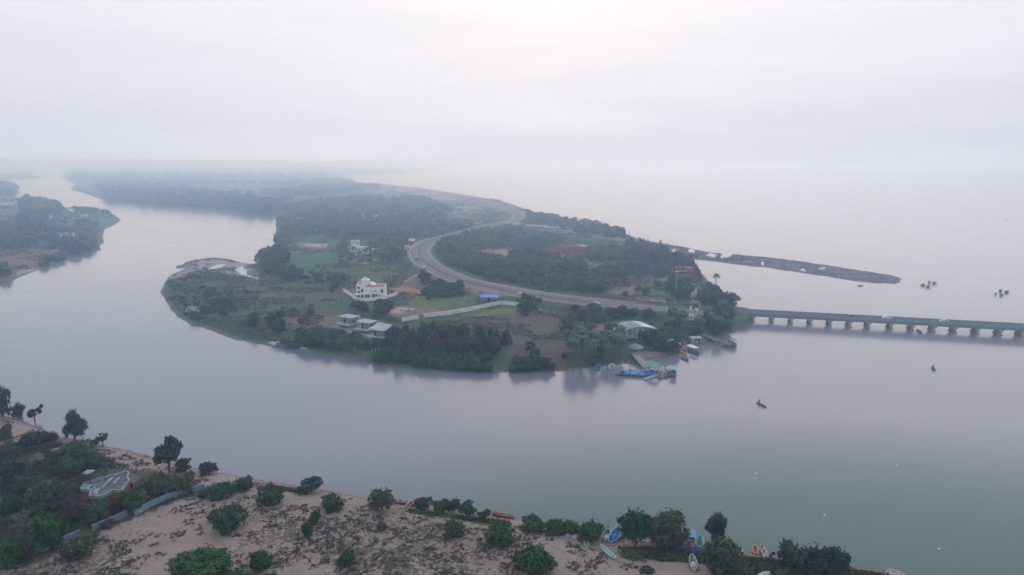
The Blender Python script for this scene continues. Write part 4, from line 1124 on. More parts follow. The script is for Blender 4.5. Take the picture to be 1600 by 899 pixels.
def proto(kind, hue, var, detail):
    """(crown mesh, trunk mesh, nominal H, W)"""
    key = (kind, hue, var, detail)
    if key in _protos: return _protos[key]
    H, W = {'broad': (8, 8), 'open': (8, 8), 'shrub': (4, 6), 'plume': (10, 7), 'sparse': (6, 6)}[kind]
    n, leaf = {'near': (6000, .165), 'big': (13000, .115), 'mid': (1000, .36), 'low': (260, .62)}[detail]
    if kind == 'sparse': n = int(n*.35)
    if kind == 'shrub': leaf *= .75; n = int(n*.75)
    if kind == 'plume': leaf *= .62; n = int(n*1.1)
    seed = sum(ord(ch) for ch in kind+hue)*31 + var*7 + len(detail)
    cm, L_ = crown_mesh('crown', kind, seed, H, W, n, leaf, LEAF[hue])
    tm = trunk_mesh('trunk', L_, H, W, seed, shrub=(kind in ('shrub',)))
    _protos[key] = (cm, tm, H, W); return _protos[key]
TREE_NAME = {'broad': 'broad_tree', 'open': 'broad_tree', 'shrub': 'shrub', 'plume': 'casuarina_tree', 'sparse': 'sparse_tree'}
CAT = {'broad': 'tree', 'open': 'tree', 'shrub': 'shrub', 'plume': 'tree', 'sparse': 'tree'}
def plant(kind, hue, var, detail, loc, h_, w_, label, group=None, rz=None, parts=True):
    cm, tm, H, W = proto(kind, hue, var, detail)
    rz = random.uniform(0, 6.28) if rz is None else rz
    S = Vector((w_/W, w_/W, h_/H))
    if parts:
        t = thing(TREE_NAME[kind], label, CAT[kind], loc, rz, group); t.scale = S
        c = bpy.data.objects.new('crown', cm); C.objects.link(c); c.parent = t
        c = bpy.data.objects.new('trunk' if kind != 'shrub' else 'stem', tm); C.objects.link(c); c.parent = t
    else:
        t = bpy.data.objects.new(TREE_NAME[kind], cm); C.objects.link(t); t.location = loc; t.rotation_euler = (0,0,rz); t.scale = S; tag(t, label, CAT[kind], group)
    return t
# palms
def palm_mesh(seed, H=8.0, nf=20, fl=3.2, fan=False):
    rng = np.random.default_rng(seed); V = []; T = []
    for i in range(nf):
        a = 2.4*i + rng.uniform(-.2, .2); el = rng.uniform(-.35, 1.15) if not fan else rng.uniform(-.6, 1.4)
        L_ = fl*rng.uniform(.8, 1.1); d = np.array([math.cos(a), math.sin(a), 0]); side = np.array([-math.sin(a), math.cos(a), 0])
        p = np.array([0, 0, H]); k = 7; e = el; ti = rng.uniform(.2, .9)
        if fan:
            q = p + (d*math.cos(el)+np.array([0,0,math.sin(el)]))*L_*.45
            up = np.array([0,0,1])*math.cos(el) - d*math.sin(el)
            for j in range(9):
                b = -1.4+2.8*j/8; dir_ = (d*math.cos(el)+np.array([0,0,math.sin(el)]))*math.cos(b)+side*math.sin(b)
                tip = q + dir_*L_*.55; w_ = (side*math.cos(b))*.16+up*.05
                V += [q-w_*.2, q+w_*.2, tip+w_, tip-w_]; T += [ti]*4
            continue
        for j in range(k):
            q = p + (d*math.cos(e)+np.array([0,0,math.sin(e)]))*L_/k
            w0 = .62*math.sin(math.pi*(j+.6)/(k+.8)); w1 = .62*math.sin(math.pi*(j+1.6)/(k+.8))
            dr = np.array([0,0,-1])
            V += [p, q, q+side*w1+dr*w1*.65, p+side*w0+dr*w0*.65]; V += [p, q, q-side*w1+dr*w1*.65, p-side*w0+dr*w0*.65]; T += [ti]*8
            p = q; e -= .30
    V = np.array(V); F = np.arange(len(V)).reshape(-1, 4)
    me = mesh_np('crown', V, F); at = me.attributes.new('tint', 'FLOAT', 'POINT'); at.data.foreach_set('value', np.array(T, dtype=np.float32)); me.materials.append(LEAF['palm'])
    m = MB(); lean = rng.uniform(-.5,.5)
    tr = 1.9 if fan else 1; m.tube((lean, 0, -.3), (lean*.4, 0, H*.5), .2*tr, .15*tr, 8); m.tube((lean*.4, 0, H*.5), (0, 0, H+.1), .15*tr, .12*tr, 8)
    tm = bpy.data.meshes.new('trunk'); tm.from_pydata(m.v, [], m.f); tm.materials.append(BARK)
    return me, tm
PALMS = [palm_mesh(5+i) for i in range(4)]
def palm(i, loc, h_, label, group=None, cat='palm'):
    cm, tm = PALMS[i % 4]; t = thing('coconut_palm', label, cat, loc, random.uniform(0,6.28), group)
    s = h_/9.0; t.scale = (s*.95, s*.95, s)
    for nm, me in (('crown', cm), ('trunk', tm)):
        c = bpy.data.objects.new(nm, me); C.objects.link(c); c.parent = t
    return t

# ------------------------------------------------------------------ near bank plants, one by one
# base px, base py, width px, height px, kind, hue, label
NP = [
 (4,651,44,46,'plume','dark','tall dark feathery tree cut by the left picture edge, standing by the river'),
 (29,653,24,25,'plume','dark','small dark conifer-like tree beside the tall edge tree on the river bank'),
 (54,658,26,27,'sparse','dark','windswept thin tree leaning over the river, left of the sand bank'),
 (6,688,30,28,'shrub','olive','olive bush at the left edge on the pale sand bank'),
 (50,695,44,28,'shrub','dark','dark bushy clump on the sand just above the stone wall'),
 (78,691,26,20,'shrub','dark','small dark bush at the right end of the dark clump above the stone wall'),
 (117,684,42,44,'plume','dark','tall dense dark tree on the river edge behind the round olive bush'),
 (121,711,54,30,'shrub','mango','wide round green bush in front of the tall dense dark tree'),
 (160,694,22,18,'open','mango','tiny flat-topped tree at the waterline beside the boulder-like dark bush'),
 (147,694,16,10,'shrub','dark','low dark boulder-like bush on the waterline'),
 (147,728,36,24,'shrub','mango','round bush behind the flat-roofed house tank'),
 (16,722,30,34,'broad','mango','dark round tree below the stone wall at the far left'),
 (14,752,52,42,'broad','dark','large dark tree mass at the left edge below the stone wall'),
 (82,735,22,34,'broad','mango','narrow upright dark tree left of the twin bushes'),
 (108,745,42,32,'broad','mango','dark tree pair behind the olive bushes, left of the house tank'),
 (38,769,30,30,'shrub','olive','round olive bush in the clearing at the left'),
 (80,797,62,50,'broad','olive','large olive-green tree in the clearing left of the flat-roofed house'),
 (115,779,30,24,'shrub','yellow','bright yellow-green bush left of the flat-roofed house'),
 (18,799,32,32,'shrub','mango','round green bush alone on the bare ground at the left edge'),
 (72,852,62,58,'shrub','bright','big bright green domed tree beside the old bluish wall'),
 (122,814,40,44,'broad','brown','leafless purplish-brown tree left of the flat-roofed house'),
 (148,816,46,36,'broad','mango','green tree directly in front of the flat-roofed house'),
 (207,800,38,38,'broad','mango','round green tree at the red side wall of the flat-roofed house'),
 (185,804,24,22,'shrub','dark','dark bush between the two trees in front of the flat-roofed house'),
 (264,738,50,56,'open','dark','tall airy dark tree on the sand by the river, the tallest left of centre'),
 (288,737,24,24,'broad','olive','light green low tree against the right side of the tall airy tree'),
 (248,774,46,38,'shrub','olive','olive bush spreading left behind the blue wall, near the house lean-to'),
 (284,770,48,36,'shrub','olive','olive bush at the right end of the bushes behind the blue wall'),
 (14,882,44,44,'shrub','bright','green tree in the lower left corner above the old wall'),
 (40,870,34,36,'shrub','brown','dull brown-green bush between the corner tree and the bright domed tree'),
 (125,868,60,38,'shrub','olive','brown-olive scrub on the sand in front of the old wall gap'),
 (165,822,30,16,'shrub','brown','low brown bush in the gap of the old bluish wall'),
 (326,740,32,19,'broad','dark','small flat dark tree on the river edge above the blue wall end'),
 (318,775,20,14,'shrub','olive','small olive bush at the end of the blue wall'),
 (350,775,44,28,'shrub','mango','dark green bush just right of the blue wall end'),
 (383,765,30,25,'shrub','olive','lighter bush touching the dark bush right of the blue wall end'),
 (360,825,58,46,'shrub','mango','large dark domed bush alone on the sand below the blue wall end'),
 (334,812,24,18,'shrub','mango','small side bush on the left of the large dark domed bush'),
 (422,785,46,32,'shrub','mango','dense dark round bush on the slope beside the green bank strip'),
 (486,768,46,24,'open','dark','spiky thin spreading tree overhanging the water on the shore'),
 (520,793,42,28,'shrub','mango','round dark bush on the slope below the spiky shore tree'),
 (481,838,20,26,'shrub','bright','lower of two slanting narrow bright bushes on the slope'),
 (493,820,20,26,'shrub','bright','upper of two slanting narrow bright bushes on the slope'),
 (514,802,12,10,'shrub','mango','tiny bush just below the round dark bush'),
 (407,888,40,32,'shrub','bright','round leafy bush right of the big bottom-edge tree'),
 (322,915,110,58,'broad','bright','big bright green tree mass cut by the bottom edge'),
 (375,925,60,34,'broad','bright','bright green tree at the bottom edge, right shoulder of the big mass'),
 (425,915,34,24,'shrub','bright','small bright bush peeping over the bottom edge right of the big mass'),
 (185,915,50,24,'shrub','bright','small bright bush peeping over the bottom edge left of the big mass'),
 (543,879,32,25,'shrub','bright','small leafy bush alone on the lower sand slope'),
 (597,827,20,14,'shrub','olive','tiny bush alone on the open sand below the shore tree'),
 (597,797,42,35,'broad','olive','rounded shore tree with branches arching to the right'),
 (660,796,30,20,'broad','dark','first and leftmost tree of the low green row on the shore'),
 (688,800,32,22,'broad','mango','second tree of the low green row on the shore'),
 (708,802,26,24,'broad','dark','third tree of the low green row on the shore'),
 (729,805,30,23,'broad','mango','fourth tree of the low green row on the shore'),
 (757,811,26,17,'open','dark','last thin tree of the low green row, left of the orange boats'),
 (708,837,36,30,'shrub','olive','bare-stemmed round bush alone on the sand below the green row'),
 (783,845,56,36,'shrub','mango','wide dark bush on the sand below the orange boats'),
 (832,827,42,25,'shrub','mango','green shore bush right of the orange boats'),
 (866,833,34,27,'shrub','mango','shore bush at the left end of the thick hedge'),
 (893,833,38,26,'shrub','mango','middle bush of the thick shore hedge'),
 (923,844,42,36,'shrub','mango','largest bush at the right end of the thick shore hedge'),
 (833,897,74,54,'shrub','bright','very large bright domed bush near the bottom centre'),
 (992,853,52,62,'broad','bright','tall bright green tree beside the big blue boat'),
 (1043,852,70,58,'broad','olive','broad spreading olive tree with boats under its right side'),
 (1118,848,48,46,'plume','dark','dark upright tree at the water by the teal boat'),
 (1126,894,62,56,'broad','olive','rounded grey-green tree in front of the dark upright tree'),
 (1234,884,46,42,'shrub','olive','lighter bush at the left of the big lower right thicket'),
 (1268,897,62,52,'shrub','dark','large dark bush in the middle of the lower right thicket'),
 (1300,899,48,50,'shrub','dark','dark bush at the right end of the lower right thicket'),
 (1208,882,22,18,'sparse','brown','small leafless bush at the left edge of the lower right thicket'),
 (990,868,40,10,'shrub','olive','low scrub at the foot of the tall bright green tree'),
 (1010,892,26,10,'shrub','dark','low dark scrub patch on the lower sand near the blue canoe'),
]
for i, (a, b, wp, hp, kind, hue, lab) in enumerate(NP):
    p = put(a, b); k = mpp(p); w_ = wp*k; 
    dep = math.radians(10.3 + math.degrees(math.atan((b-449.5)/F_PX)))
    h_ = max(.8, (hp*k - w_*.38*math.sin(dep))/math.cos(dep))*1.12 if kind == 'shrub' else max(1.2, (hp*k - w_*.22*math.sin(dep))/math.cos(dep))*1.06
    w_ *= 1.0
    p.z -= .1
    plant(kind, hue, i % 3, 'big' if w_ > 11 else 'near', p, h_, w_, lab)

# ------------------------------------------------------------------ peninsula and left bank vegetation by stand
BP = lambda pts, z=1.6: poly(pts, z)
CLEAR = [BP(p) for p in [
 [(640,495),(790,468),(812,478),(790,488),(640,506)],[(548,455),(560,440),(605,440),(606,470),(560,474)],[(500,496),(545,488),(612,505),(612,532),(585,532),(520,514)],
 [(746,475),(784,475),(782,460),(748,460)],[(958,500),(1040,500),(1040,534),(958,536)],[(925,528),(945,528),(945,545),(925,545)],[(543,380),(576,380),(572,400),(545,400)],
 [(852,392),(892,386),(920,386),(920,404),(852,404)],[(1052,432),(1085,432),(1085,443),(1052,443)],[(1078,444),(1092,440),(1098,462),(1090,480),(1080,500),(1070,498),(1080,470)],
 [(985,546),(1000,542),(1060,560),(1060,580),(985,575)],[(1055,520),(1062,545),(1110,540),(1150,545),(1148,522),(1110,528)]]]
def scatter(pts, spacing, seed, jitter=.45, keep=1.0, clear=True, z=1.6):
    P = BP(pts, z); rng = np.random.default_rng(seed)
    x0, y0 = P.min(0); x1, y1 = P.max(0)
    xs, ys = np.meshgrid(np.arange(x0, x1, spacing), np.arange(y0, y1, spacing)); xs = xs.ravel(); ys = ys.ravel()
    xs = xs + rng.uniform(-jitter, jitter, xs.shape)*spacing; ys = ys + rng.uniform(-jitter, jitter, ys.shape)*spacing
    m = inside(P, xs, ys) & (rng.uniform(size=xs.shape) < keep)
    # natural openings
    m &= fbm(xs, ys, spacing*7, 3, seed) > (.30 if keep > .8 else .40)
    xs, ys = xs[m], ys[m]
    if clear:
        d = linedist(ROADNP_S, xs, ys, closed=False); k = d > 15
        for Q in CLEAR: k &= ~inside(Q, xs, ys)
        xs, ys = xs[k], ys[k]
    if not len(xs): return np.zeros((0, 3))
    zz = land_height(xs, ys); k = zz > .12
    return np.stack([xs, ys, zz], 1)[k]
# outline, kind, hue, spacing, (h min,max), (w/h min,max), keep, label, group
ST = [
 ([(604,524),(640,526),(700,528),(790,538),(798,552),(780,562),(700,562),(605,556)],'plume','dark',5.2,(6,9.5),(.6,.9),.9,'dark feathery tree in the shore thicket below the long wall','shore thicket trees'),
 ([(640,528),(690,524),(790,538),(790,556),(640,556)],'broad','brown',7.5,(5.5,8.5),(.8,1.1),.8,'greyish half-bare tree in the shore thicket below the long pale wall','half-bare trees in the shore thicket'),
 ([(592,552),(640,553),(720,560),(800,560),(870,572),(860,579),(760,578),(650,572),(592,565)],'shrub','mango',4.2,(3,5),(1.2,1.6),.95,'green mangrove bush along the waterline below the shore thicket','waterline mangrove bushes'),
 ([(800,545),(840,548),(870,566),(850,578),(800,574)],'broad','mango',8,(4,6),(.9,1.2),.8,'green tree at the shore end of the brown field','trees below the brown field'),
 ([(878,548),(905,537),(960,538),(1000,548),(990,566),(940,570),(888,577)],'palm','palm',4.2,(8,11.5),(1,1),1.0,'coconut palm in the palm grove left of the jetty','coconut palms left of the jetty'),
 ([(880,555),(960,545),(1000,550),(985,567),(890,577)],'shrub','mango',8,(2,3),(1.2,1.6),.7,'undergrowth bush beneath the palms left of the jetty','undergrowth bushes of the palm grove'),
 ([(1000,538),(1040,522),(1095,520),(1110,530),(1060,550),(1012,560)],'broad','mango',5.5,(5,8),(.9,1.15),.95,'dark round tree on the shore between the jetty and the landing','dense shore trees behind the jetty'),
 ([(1030,500),(1075,492),(1110,505),(1100,524),(1045,524)],'palm','palm',8,(8,11),(1,1),.9,'coconut palm among the trees right of the arched hall','coconut palms right of the arched hall'),
 ([(1036,488),(1075,485),(1090,520),(1040,520)],'broad','wood',8,(6,8),(.9,1.1),.9,'bushy tree right of the arched hall','bushy trees right of the arched hall'),
 ([(1094,450),(1108,456),(1128,472),(1147,488),(1156,501),(1148,514),(1122,524),(1098,520),(1092,485)],'broad','mango',6.0,(5.5,10),(.8,1.1),1.0,'large dark tree in the wood at the bridge head','large trees at the bridge head'),
 ([(1100,490),(1150,490),(1145,514),(1120,522),(1100,515)],'palm','palm',10,(8,11),(1,1),.9,'coconut palm in the wood at the bridge head','coconut palms at the bridge head'),
 ([(1050,440),(1078,440),(1080,470),(1062,476),(1045,470)],'broad','bright',7.5,(6,8),(.9,1.1),1.0,'light green tree around the foot of the lamp mast','light green trees by the lamp mast'),
 ([(1075,420),(1092,430),(1104,446),(1092,448),(1076,440)],'plume','dark',6.5,(8,11),(.6,.8),1.0,'dark tree behind the red framed building','dark trees behind the red framed building'),
 ([(985,384),(1040,398),(1082,418),(1075,430),(1030,416),(990,408),(978,396)],'plume','dark',6.5,(8,12.5),(.6,.8),.95,'dense dark casuarina on the ridge above the sandbar','ridge casuarinas above the sandbar'),
 ([(920,390),(985,390),(1000,405),(960,412),(915,408)],'broad','wood',7.5,(6,9),(.9,1.1),.95,'tree in the wood right of the magenta resort','trees right of the magenta resort'),
 ([(672,384),(690,378),(760,364),(835,364),(880,378),(850,392),(800,390),(750,392),(740,412),(700,416),(682,408),(672,396)],'broad','wood',8,(6,9),(.9,1.25),.9,'tree in the upper wood inside the road curve','upper wood inside the road curve'),
 ([(692,418),(740,408),(800,412),(860,405),(890,412),(930,430),(950,462),(900,458),(830,448),(770,438)],'broad','wood',6.8,(5,9.5),(.9,1.15),1.0,'tree in the dense lower wood along the straight road','dense lower wood along the straight road'),
 ([(800,400),(850,398),(870,420),(820,425)],'broad','mango',9,(6,9),(.9,1.2),.9,'darker tree in the middle of the wood left of the resort','darker trees left of the resort'),
 ([(745,388),(810,388),(808,408),(760,404)],'shrub','mango',15,(3,4),(1.2,1.5),.8,'bush on the bare red earth inside the road curve','bushes on the bare red earth'),
 ([(925,425),(1000,418),(1050,424),(1045,436),(1000,436),(930,440)],'broad','mango',7.5,(5,7),(.9,1.2),.95,'tree in the hedge-like belt left of the red framed building','tree belt left of the red framed building'),
 ([(950,440),(1040,445),(1045,472),(980,470)],'broad','mango',15,(4,6),(.9,1.2),.8,'scattered tree on the reddish ground by the straight road','scattered trees on the reddish ground'),
 ([(830,466),(880,472),(960,480),(1030,487),(1020,503),(960,505),(900,503),(905,490),(860,480),(832,480)],'shrub','mango',4.8,(3,5),(1.2,1.7),1.0,'green bush in the belt between road and brown field','bush belt between road and brown field'),
 ([(870,498),(930,498),(925,518),(880,516)],'shrub','olive',5.5,(2.5,4),(1.5,2),.8,'low olive bush on the brown field','low olive bushes on the brown field'),
 ([(806,478),(836,470),(842,488),(818,496)],'broad','mango',7,(4,6),(.9,1.2),1.0,'tree by the road corner right of the long pale wall','trees by the road corner'),
 ([(785,464),(802,464),(802,474),(787,474)],'broad','mango',8,(5,7),(.9,1.2),1.0,'tree beside the blue-roofed shed','trees beside the blue-roofed shed'),
 ([(650,428),(690,438),(735,452),(735,462),(690,460),(655,445)],'broad','mango',7,(4,7),(.9,1.2),.85,'tree in the hedge under the road curve','hedge trees under the road curve'),
 ([(660,456),(725,452),(728,462),(668,469)],'shrub','mango',4,(2.5,4),(1.2,1.6),1.0,'bush in the hedge above the green plot','hedge bushes above the green plot'),
 ([(462,526),(500,524),(535,528),(598,545),(598,553),(540,546),(470,540)],'broad','wood',4.2,(4.5,6.5),(.85,1.1),.97,'light green tree on the shore below the unfinished grey houses','shore trees below the grey houses'),
 ([(590,478),(612,480),(608,500),(590,500)],'broad','olive',7,(6,8),(.8,1),1.0,'tree behind the unfinished grey houses','trees behind the grey houses'),
 ([(552,480),(580,480),(582,492),(556,492)],'broad','brown',7,(4,5),(1.1,1.4),1.0,'brownish tree behind the middle grey house','brownish trees behind the grey houses'),
 ([(418,500),(446,498),(450,525),(425,528)],'broad','mango',7,(5,8),(.8,1),.95,'dark tree on the grass plain left of the grey houses','dark trees left of the grey houses'),
 ([(390,496),(412,496),(412,512),(392,512)],'broad','mango',9,(5,7),(.8,1),1.0,'roundish tree on the open grass plain','round trees on the open grass plain'),
 ([(450,492),(490,492),(488,512),(456,510)],'broad','yellow',11,(4,6),(.8,1),1.0,'yellowish small tree on the grass plain','yellowish trees on the grass plain'),
 ([(440,532),(470,536),(468,543),(442,540)],'shrub','mango',5,(2.5,4),(1.2,1.6),1.0,'shore bush beside the pale sand heaps','shore bushes by the sand heaps'),
 ([(262,440),(290,428),(350,435),(390,455),(385,475),(340,480),(290,478),(262,465)],'shrub','mango',7,(1.2,2.6),(1.6,2.4),.75,'low green bush on the marshy tip of the peninsula','low bushes on the marshy tip'),
 ([(330,475),(365,472),(368,490),(300,498),(290,490)],'shrub','mango',5.5,(2,4.5),(1.2,1.8),.9,'dark bush by the sandy pools of the marshy tip','dark bushes by the sandy pools'),
 ([(380,470),(440,468),(500,474),(500,486),(400,488)],'shrub','olive',9,(1.5,2.5),(1.6,2.2),.5,'olive bush on the grass plain','olive bushes on the grass plain'),
 ([(410,395),(440,392),(450,405),(448,425),(470,432),(470,440),(440,442),(412,428),(405,412)],'broad','mango',8,(7,10),(.85,1.1),1.0,'dark riverside tree left of the green field','dark riverside trees left of the green field'),
 ([(470,428),(530,428),(540,438),(480,440)],'palm','palm',8,(6,8),(1,1),.8,'palm in the row below the green field','palms below the green field'),
 ([(460,434),(540,434),(540,444),(462,446)],'shrub','mango',7,(2.5,4),(1.3,1.8),.9,'bush in the hedge below the green field','hedge bushes below the green field'),
 ([(528,395),(548,400),(590,400),(640,398),(640,415),(590,425),(530,430)],'palm','palm',10,(8,11),(1,1),.85,'coconut palm around the two-storey white house','coconut palms around the white house'),
 ([(520,375),(548,378),(546,398),(524,400)],'broad','wood',11,(7,9),(.9,1.1),1.0,'tree left of the two-storey white house','trees left of the white house'),
 ([(580,378),(640,378),(640,412),(600,410),(580,400)],'broad','wood',10,(6,9),(.9,1.1),.95,'tree between the white house and the road bend','trees between white house and road bend'),
 ([(435,345),(452,345),(455,372),(440,392),(428,398),(430,375)],'broad','wood',10,(8,11),(.9,1.1),1.0,'riverside tree above the pond','riverside trees above the pond'),
 ([(516,452),(538,448),(538,465),(516,462)],'broad','dark',8,(4,6),(.9,1.1),1.0,'dark tree left of the villa wall','dark trees left of the villa wall'),
 ([(820,334),(870,342),(940,354),(975,368),(960,374),(900,366),(830,350)],'broad','wood',11,(7,10),(.9,1.2),.95,'coastal tree in the belt along the open bay','coastal tree belt along the bay'),
 ([(940,358),(976,366),(978,376),(945,372)],'plume','dark',8,(9,12),(.6,.8),1.0,'casuarina at the end of the coastal belt','casuarinas at the end of the coastal belt'),
 ([(450,350),(560,350),(640,345),(740,350),(730,362),(660,372),(560,372),(470,368)],'broad','wood',13,(8,11),(.95,1.25),.95,'woodland tree left of the far road','woodland left of the far road'),
 ([(440,325),(560,312),(660,312),(705,330),(700,350),(450,345)],'broad','wood',17,(9,13),(1,1.4),.97,'distant woodland tree','distant woodland'),
 ([(600,300),(700,300),(790,312),(780,320),(650,310)],'shrub','olive',22,(2,4),(1.5,2.2),.5,'coastal scrub','coastal scrub'),
 ([(160,297),(300,302),(440,322),(430,338),(330,327),(170,314)],'broad','wood',17,(12,17),(1,1.3),1.0,'distant riverside woodland tree','distant riverside woodland'),
 ([(440,316),(600,296),(560,290),(300,285),(150,280),(160,297),(300,300)],'broad','wood',36,(10,16),(1.3,1.9),.75,'distant plain tree','trees of the distant plain'),
 ([(105,272),(700,263),(700,268),(500,279),(560,288),(300,283),(120,282)],'broad','wood',90,(12,22),(2,3),.6,'far plain tree','trees of the far plain'),
 # left bank
 ([(38,313),(84,323),(100,330),(70,345),(62,362),(30,362),(34,330)],'broad','wood',12,(10,14),(.9,1.2),1.0,'tall tree in the left bank wood by the river','left bank riverside wood'),
 ([(-60,345),(60,362),(75,378),(40,392),(-60,390)],'broad','wood',11,(6,10),(.9,1.2),.92,'tree in the left bank wood by the picture edge','left bank wood by the picture edge'),
 ([(70,360),(150,372),(158,388),(130,402),(80,392)],'broad','mango',10,(5,8),(.9,1.3),.95,'tree on the left bank below the green field','left bank trees below the green field'),
 ([(70,345),(110,347),(112,360),(72,360)],'palm','palm',12,(9,11),(1,1),.9,'palm in the left bank green field','palms in the left bank green field'),
 ([(118,348),(150,350),(150,358),(120,358)],'broad','wood',10,(6,8),(.9,1.2),1.0,'tree in the right part of the left bank green field','trees in the left bank green field'),
 ([(104,324),(150,327),(172,332),(150,338),(125,334)],'shrub','mango',14,(4,6),(1.5,2),1.0,'bush on the far tip of the left bank','bushes on the far tip of the left bank'),
 ([(-20,290),(20,290),(26,297),(18,305),(-20,303)],'broad','wood',20,(12,16),(1.1,1.4),1.0,'tree on the wooded headland at the far left','headland wood at the far left'),
 ([(68,405),(100,400),(98,412),(60,420)],'shrub','mango',7,(4,5),(1.2,1.6),1.0,'shore bush on the left bank right of the sand','left bank shore bushes'),
 ([(-10,420),(12,418),(12,432),(-10,434)],'broad','mango',8,(5,7),(1,1.3),1.0,'tree on the left bank at the picture edge','left bank edge trees'),
 ([(8,430),(28,428),(24,438),(6,441)],'shrub','mango',6,(3,5),(1.2,1.6),1.0,'shore bush on the left bank at the picture edge','left bank edge bushes'),
 ([(-60,315),(40,312),(45,325),(-60,330)],'shrub','olive',18,(3,5),(1.5,2),.7,'scrub on the pale clearing of the far left bank','scrub of the far left bank'),
 # far coast
 ([(900,259.5),(1100,267),(1600,278.5),(2000,288),(2000,282),(1600,275),(1100,266)],'broad','wood',60,(12,20),(3,4),.8,'far shore tree','trees of the far shore'),
]
allp = {}
cam_xy = np.array([0.0, 0.0])
recs = []
for si, (pts, kind, hue, sp, hr, wr, keep, lab, grp) in enumerate(ST):
    P = scatter(pts, sp, 100+si, keep=keep)
    rng = np.random.default_rng(500+si)
    for (x, y, z) in P:
        h_ = rng.uniform(*hr); q_ = rng.uniform(); hue_ = hue
        if hue == 'wood': hue_ = 'wood' if q_ < .55 else 'mango' if q_ < .7 else 'olive' if q_ < .86 else 'bright' if q_ < .95 else 'yellow'
        elif hue == 'mango': hue_ = 'mango' if q_ < .6 else 'olive' if q_ < .78 else 'bright' if q_ < .93 else 'dark'
        elif hue == 'dark' and kind == 'plume': hue_ = ('dark' if q_ < .42 else 'brown' if q_ < .75 else 'olive') if 'thicket' in lab else 'dark' if q_ < .65 else 'olive' if q_ < .88 else 'wood'
        if 'mangrove' in lab: hue_ = 'bright' if q_ < .7 else 'mango'
        recs.append((math.hypot(x, y), kind, hue_, (x, y, z), h_, h_*rng.uniform(*wr), lab, grp, rng.integers(0, 4)))
from collections import defaultdict
bygr = defaultdict(list)
for i_, r_ in enumerate(recs): bygr[r_[7]].append(i_)
for g_, ids in bygr.items():
    if len(ids) < 4: 
        if len(ids) > 1:
            us = sorted(ids, key=lambda i: recs[i][3][0]/recs[i][3][1])
            for nme, i in zip((['left', 'right'] if len(us) == 2 else ['left', 'middle', 'right']), us): recs[i] = recs[i][:6] + (recs[i][6]+', %s one' % nme,) + recs[i][7:]
        continue
    az_ = {i: recs[i][3][0]/recs[i][3][1] for i in ids}
    hs = sorted(recs[i][4] for i in ids); h1, h2 = hs[len(hs)//3], hs[2*len(hs)//3]
    lo, hi = min(az_.values()), max(az_.values()); ds = sorted(recs[i][0] for i in ids); d1 = ds[len(ds)//2]
    for i in ids:
        u_ = (az_[i]-lo)/(hi-lo+1e-9)
        side = ['far left', 'left', 'centre left', 'centre right', 'right', 'far right'][min(5, int(u_*6))]
        size = 'tall' if recs[i][4] > h2 else 'small' if recs[i][4] < h1 else 'middling'
        row = 'front' if recs[i][0] < ds[len(ds)//3] else 'middle' if recs[i][0] < ds[2*len(ds)//3] else 'back'
        L2 = '%s %s, %s %s' % (size, recs[i][6], row, side)
        recs[i] = recs[i][:6] + (L2,) + recs[i][7:]
recs.sort(key=lambda r_: r_[0]/r_[4])        # largest in the picture first
LIM = {'broad': 245, 'plume': 285, 'shrub': 240, 'palm': 290}
used = {k: 0 for k in LIM}; left = []
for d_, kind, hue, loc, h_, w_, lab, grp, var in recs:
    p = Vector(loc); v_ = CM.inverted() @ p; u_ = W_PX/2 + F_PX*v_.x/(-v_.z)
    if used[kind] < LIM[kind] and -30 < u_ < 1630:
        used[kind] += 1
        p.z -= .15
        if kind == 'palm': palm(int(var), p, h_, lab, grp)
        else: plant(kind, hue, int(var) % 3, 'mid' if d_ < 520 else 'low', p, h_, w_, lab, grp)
    else: left.append((d_, kind, hue, loc, h_, w_, var))
print('individual', used, 'stuff', len(left), 'total', len(recs))
# the rest, merged per hue as woodland masses
bank = {}
def bankget(kind, n):
    key = (kind, n)
    if key not in bank:
        lst = []
        for s_ in range(5):
            rng = np.random.default_rng(900+s_)
            H, W = (1., 1.)
            Cn, N, T, S, L_ = crown_arrays(kind, rng, H, W, n, 1.0)
            V, F = leaf_quads(Cn, N, S*(.085 if n > 100 else .13 if n > 50 else .2)*(.7 if kind == 'plume' else 1), ASP[kind], rng, droop=1.0 if kind == 'plume' else 0)
            lst.append((V, T))
        bank[key] = lst
    return bank[key]
byh = {}
for d_, kind, hue, loc, h_, w_, var in left: byh.setdefault(('broad' if kind == 'palm' else kind, hue), []).append((d_, loc, h_, w_, var))
SLAB = {'wood': 'distant hazy green woodland covering the peninsula and the banks', 'mango': 'dark green trees and bushes beyond the nearest rows', 'dark': 'dark casuarina belt on the far ridge', 'olive': 'olive scrub dotting the far ground', 'palm': 'far palm groves', 'bright': 'light green far trees', 'brown': 'brownish far trees', 'yellow': 'yellowish far trees'}
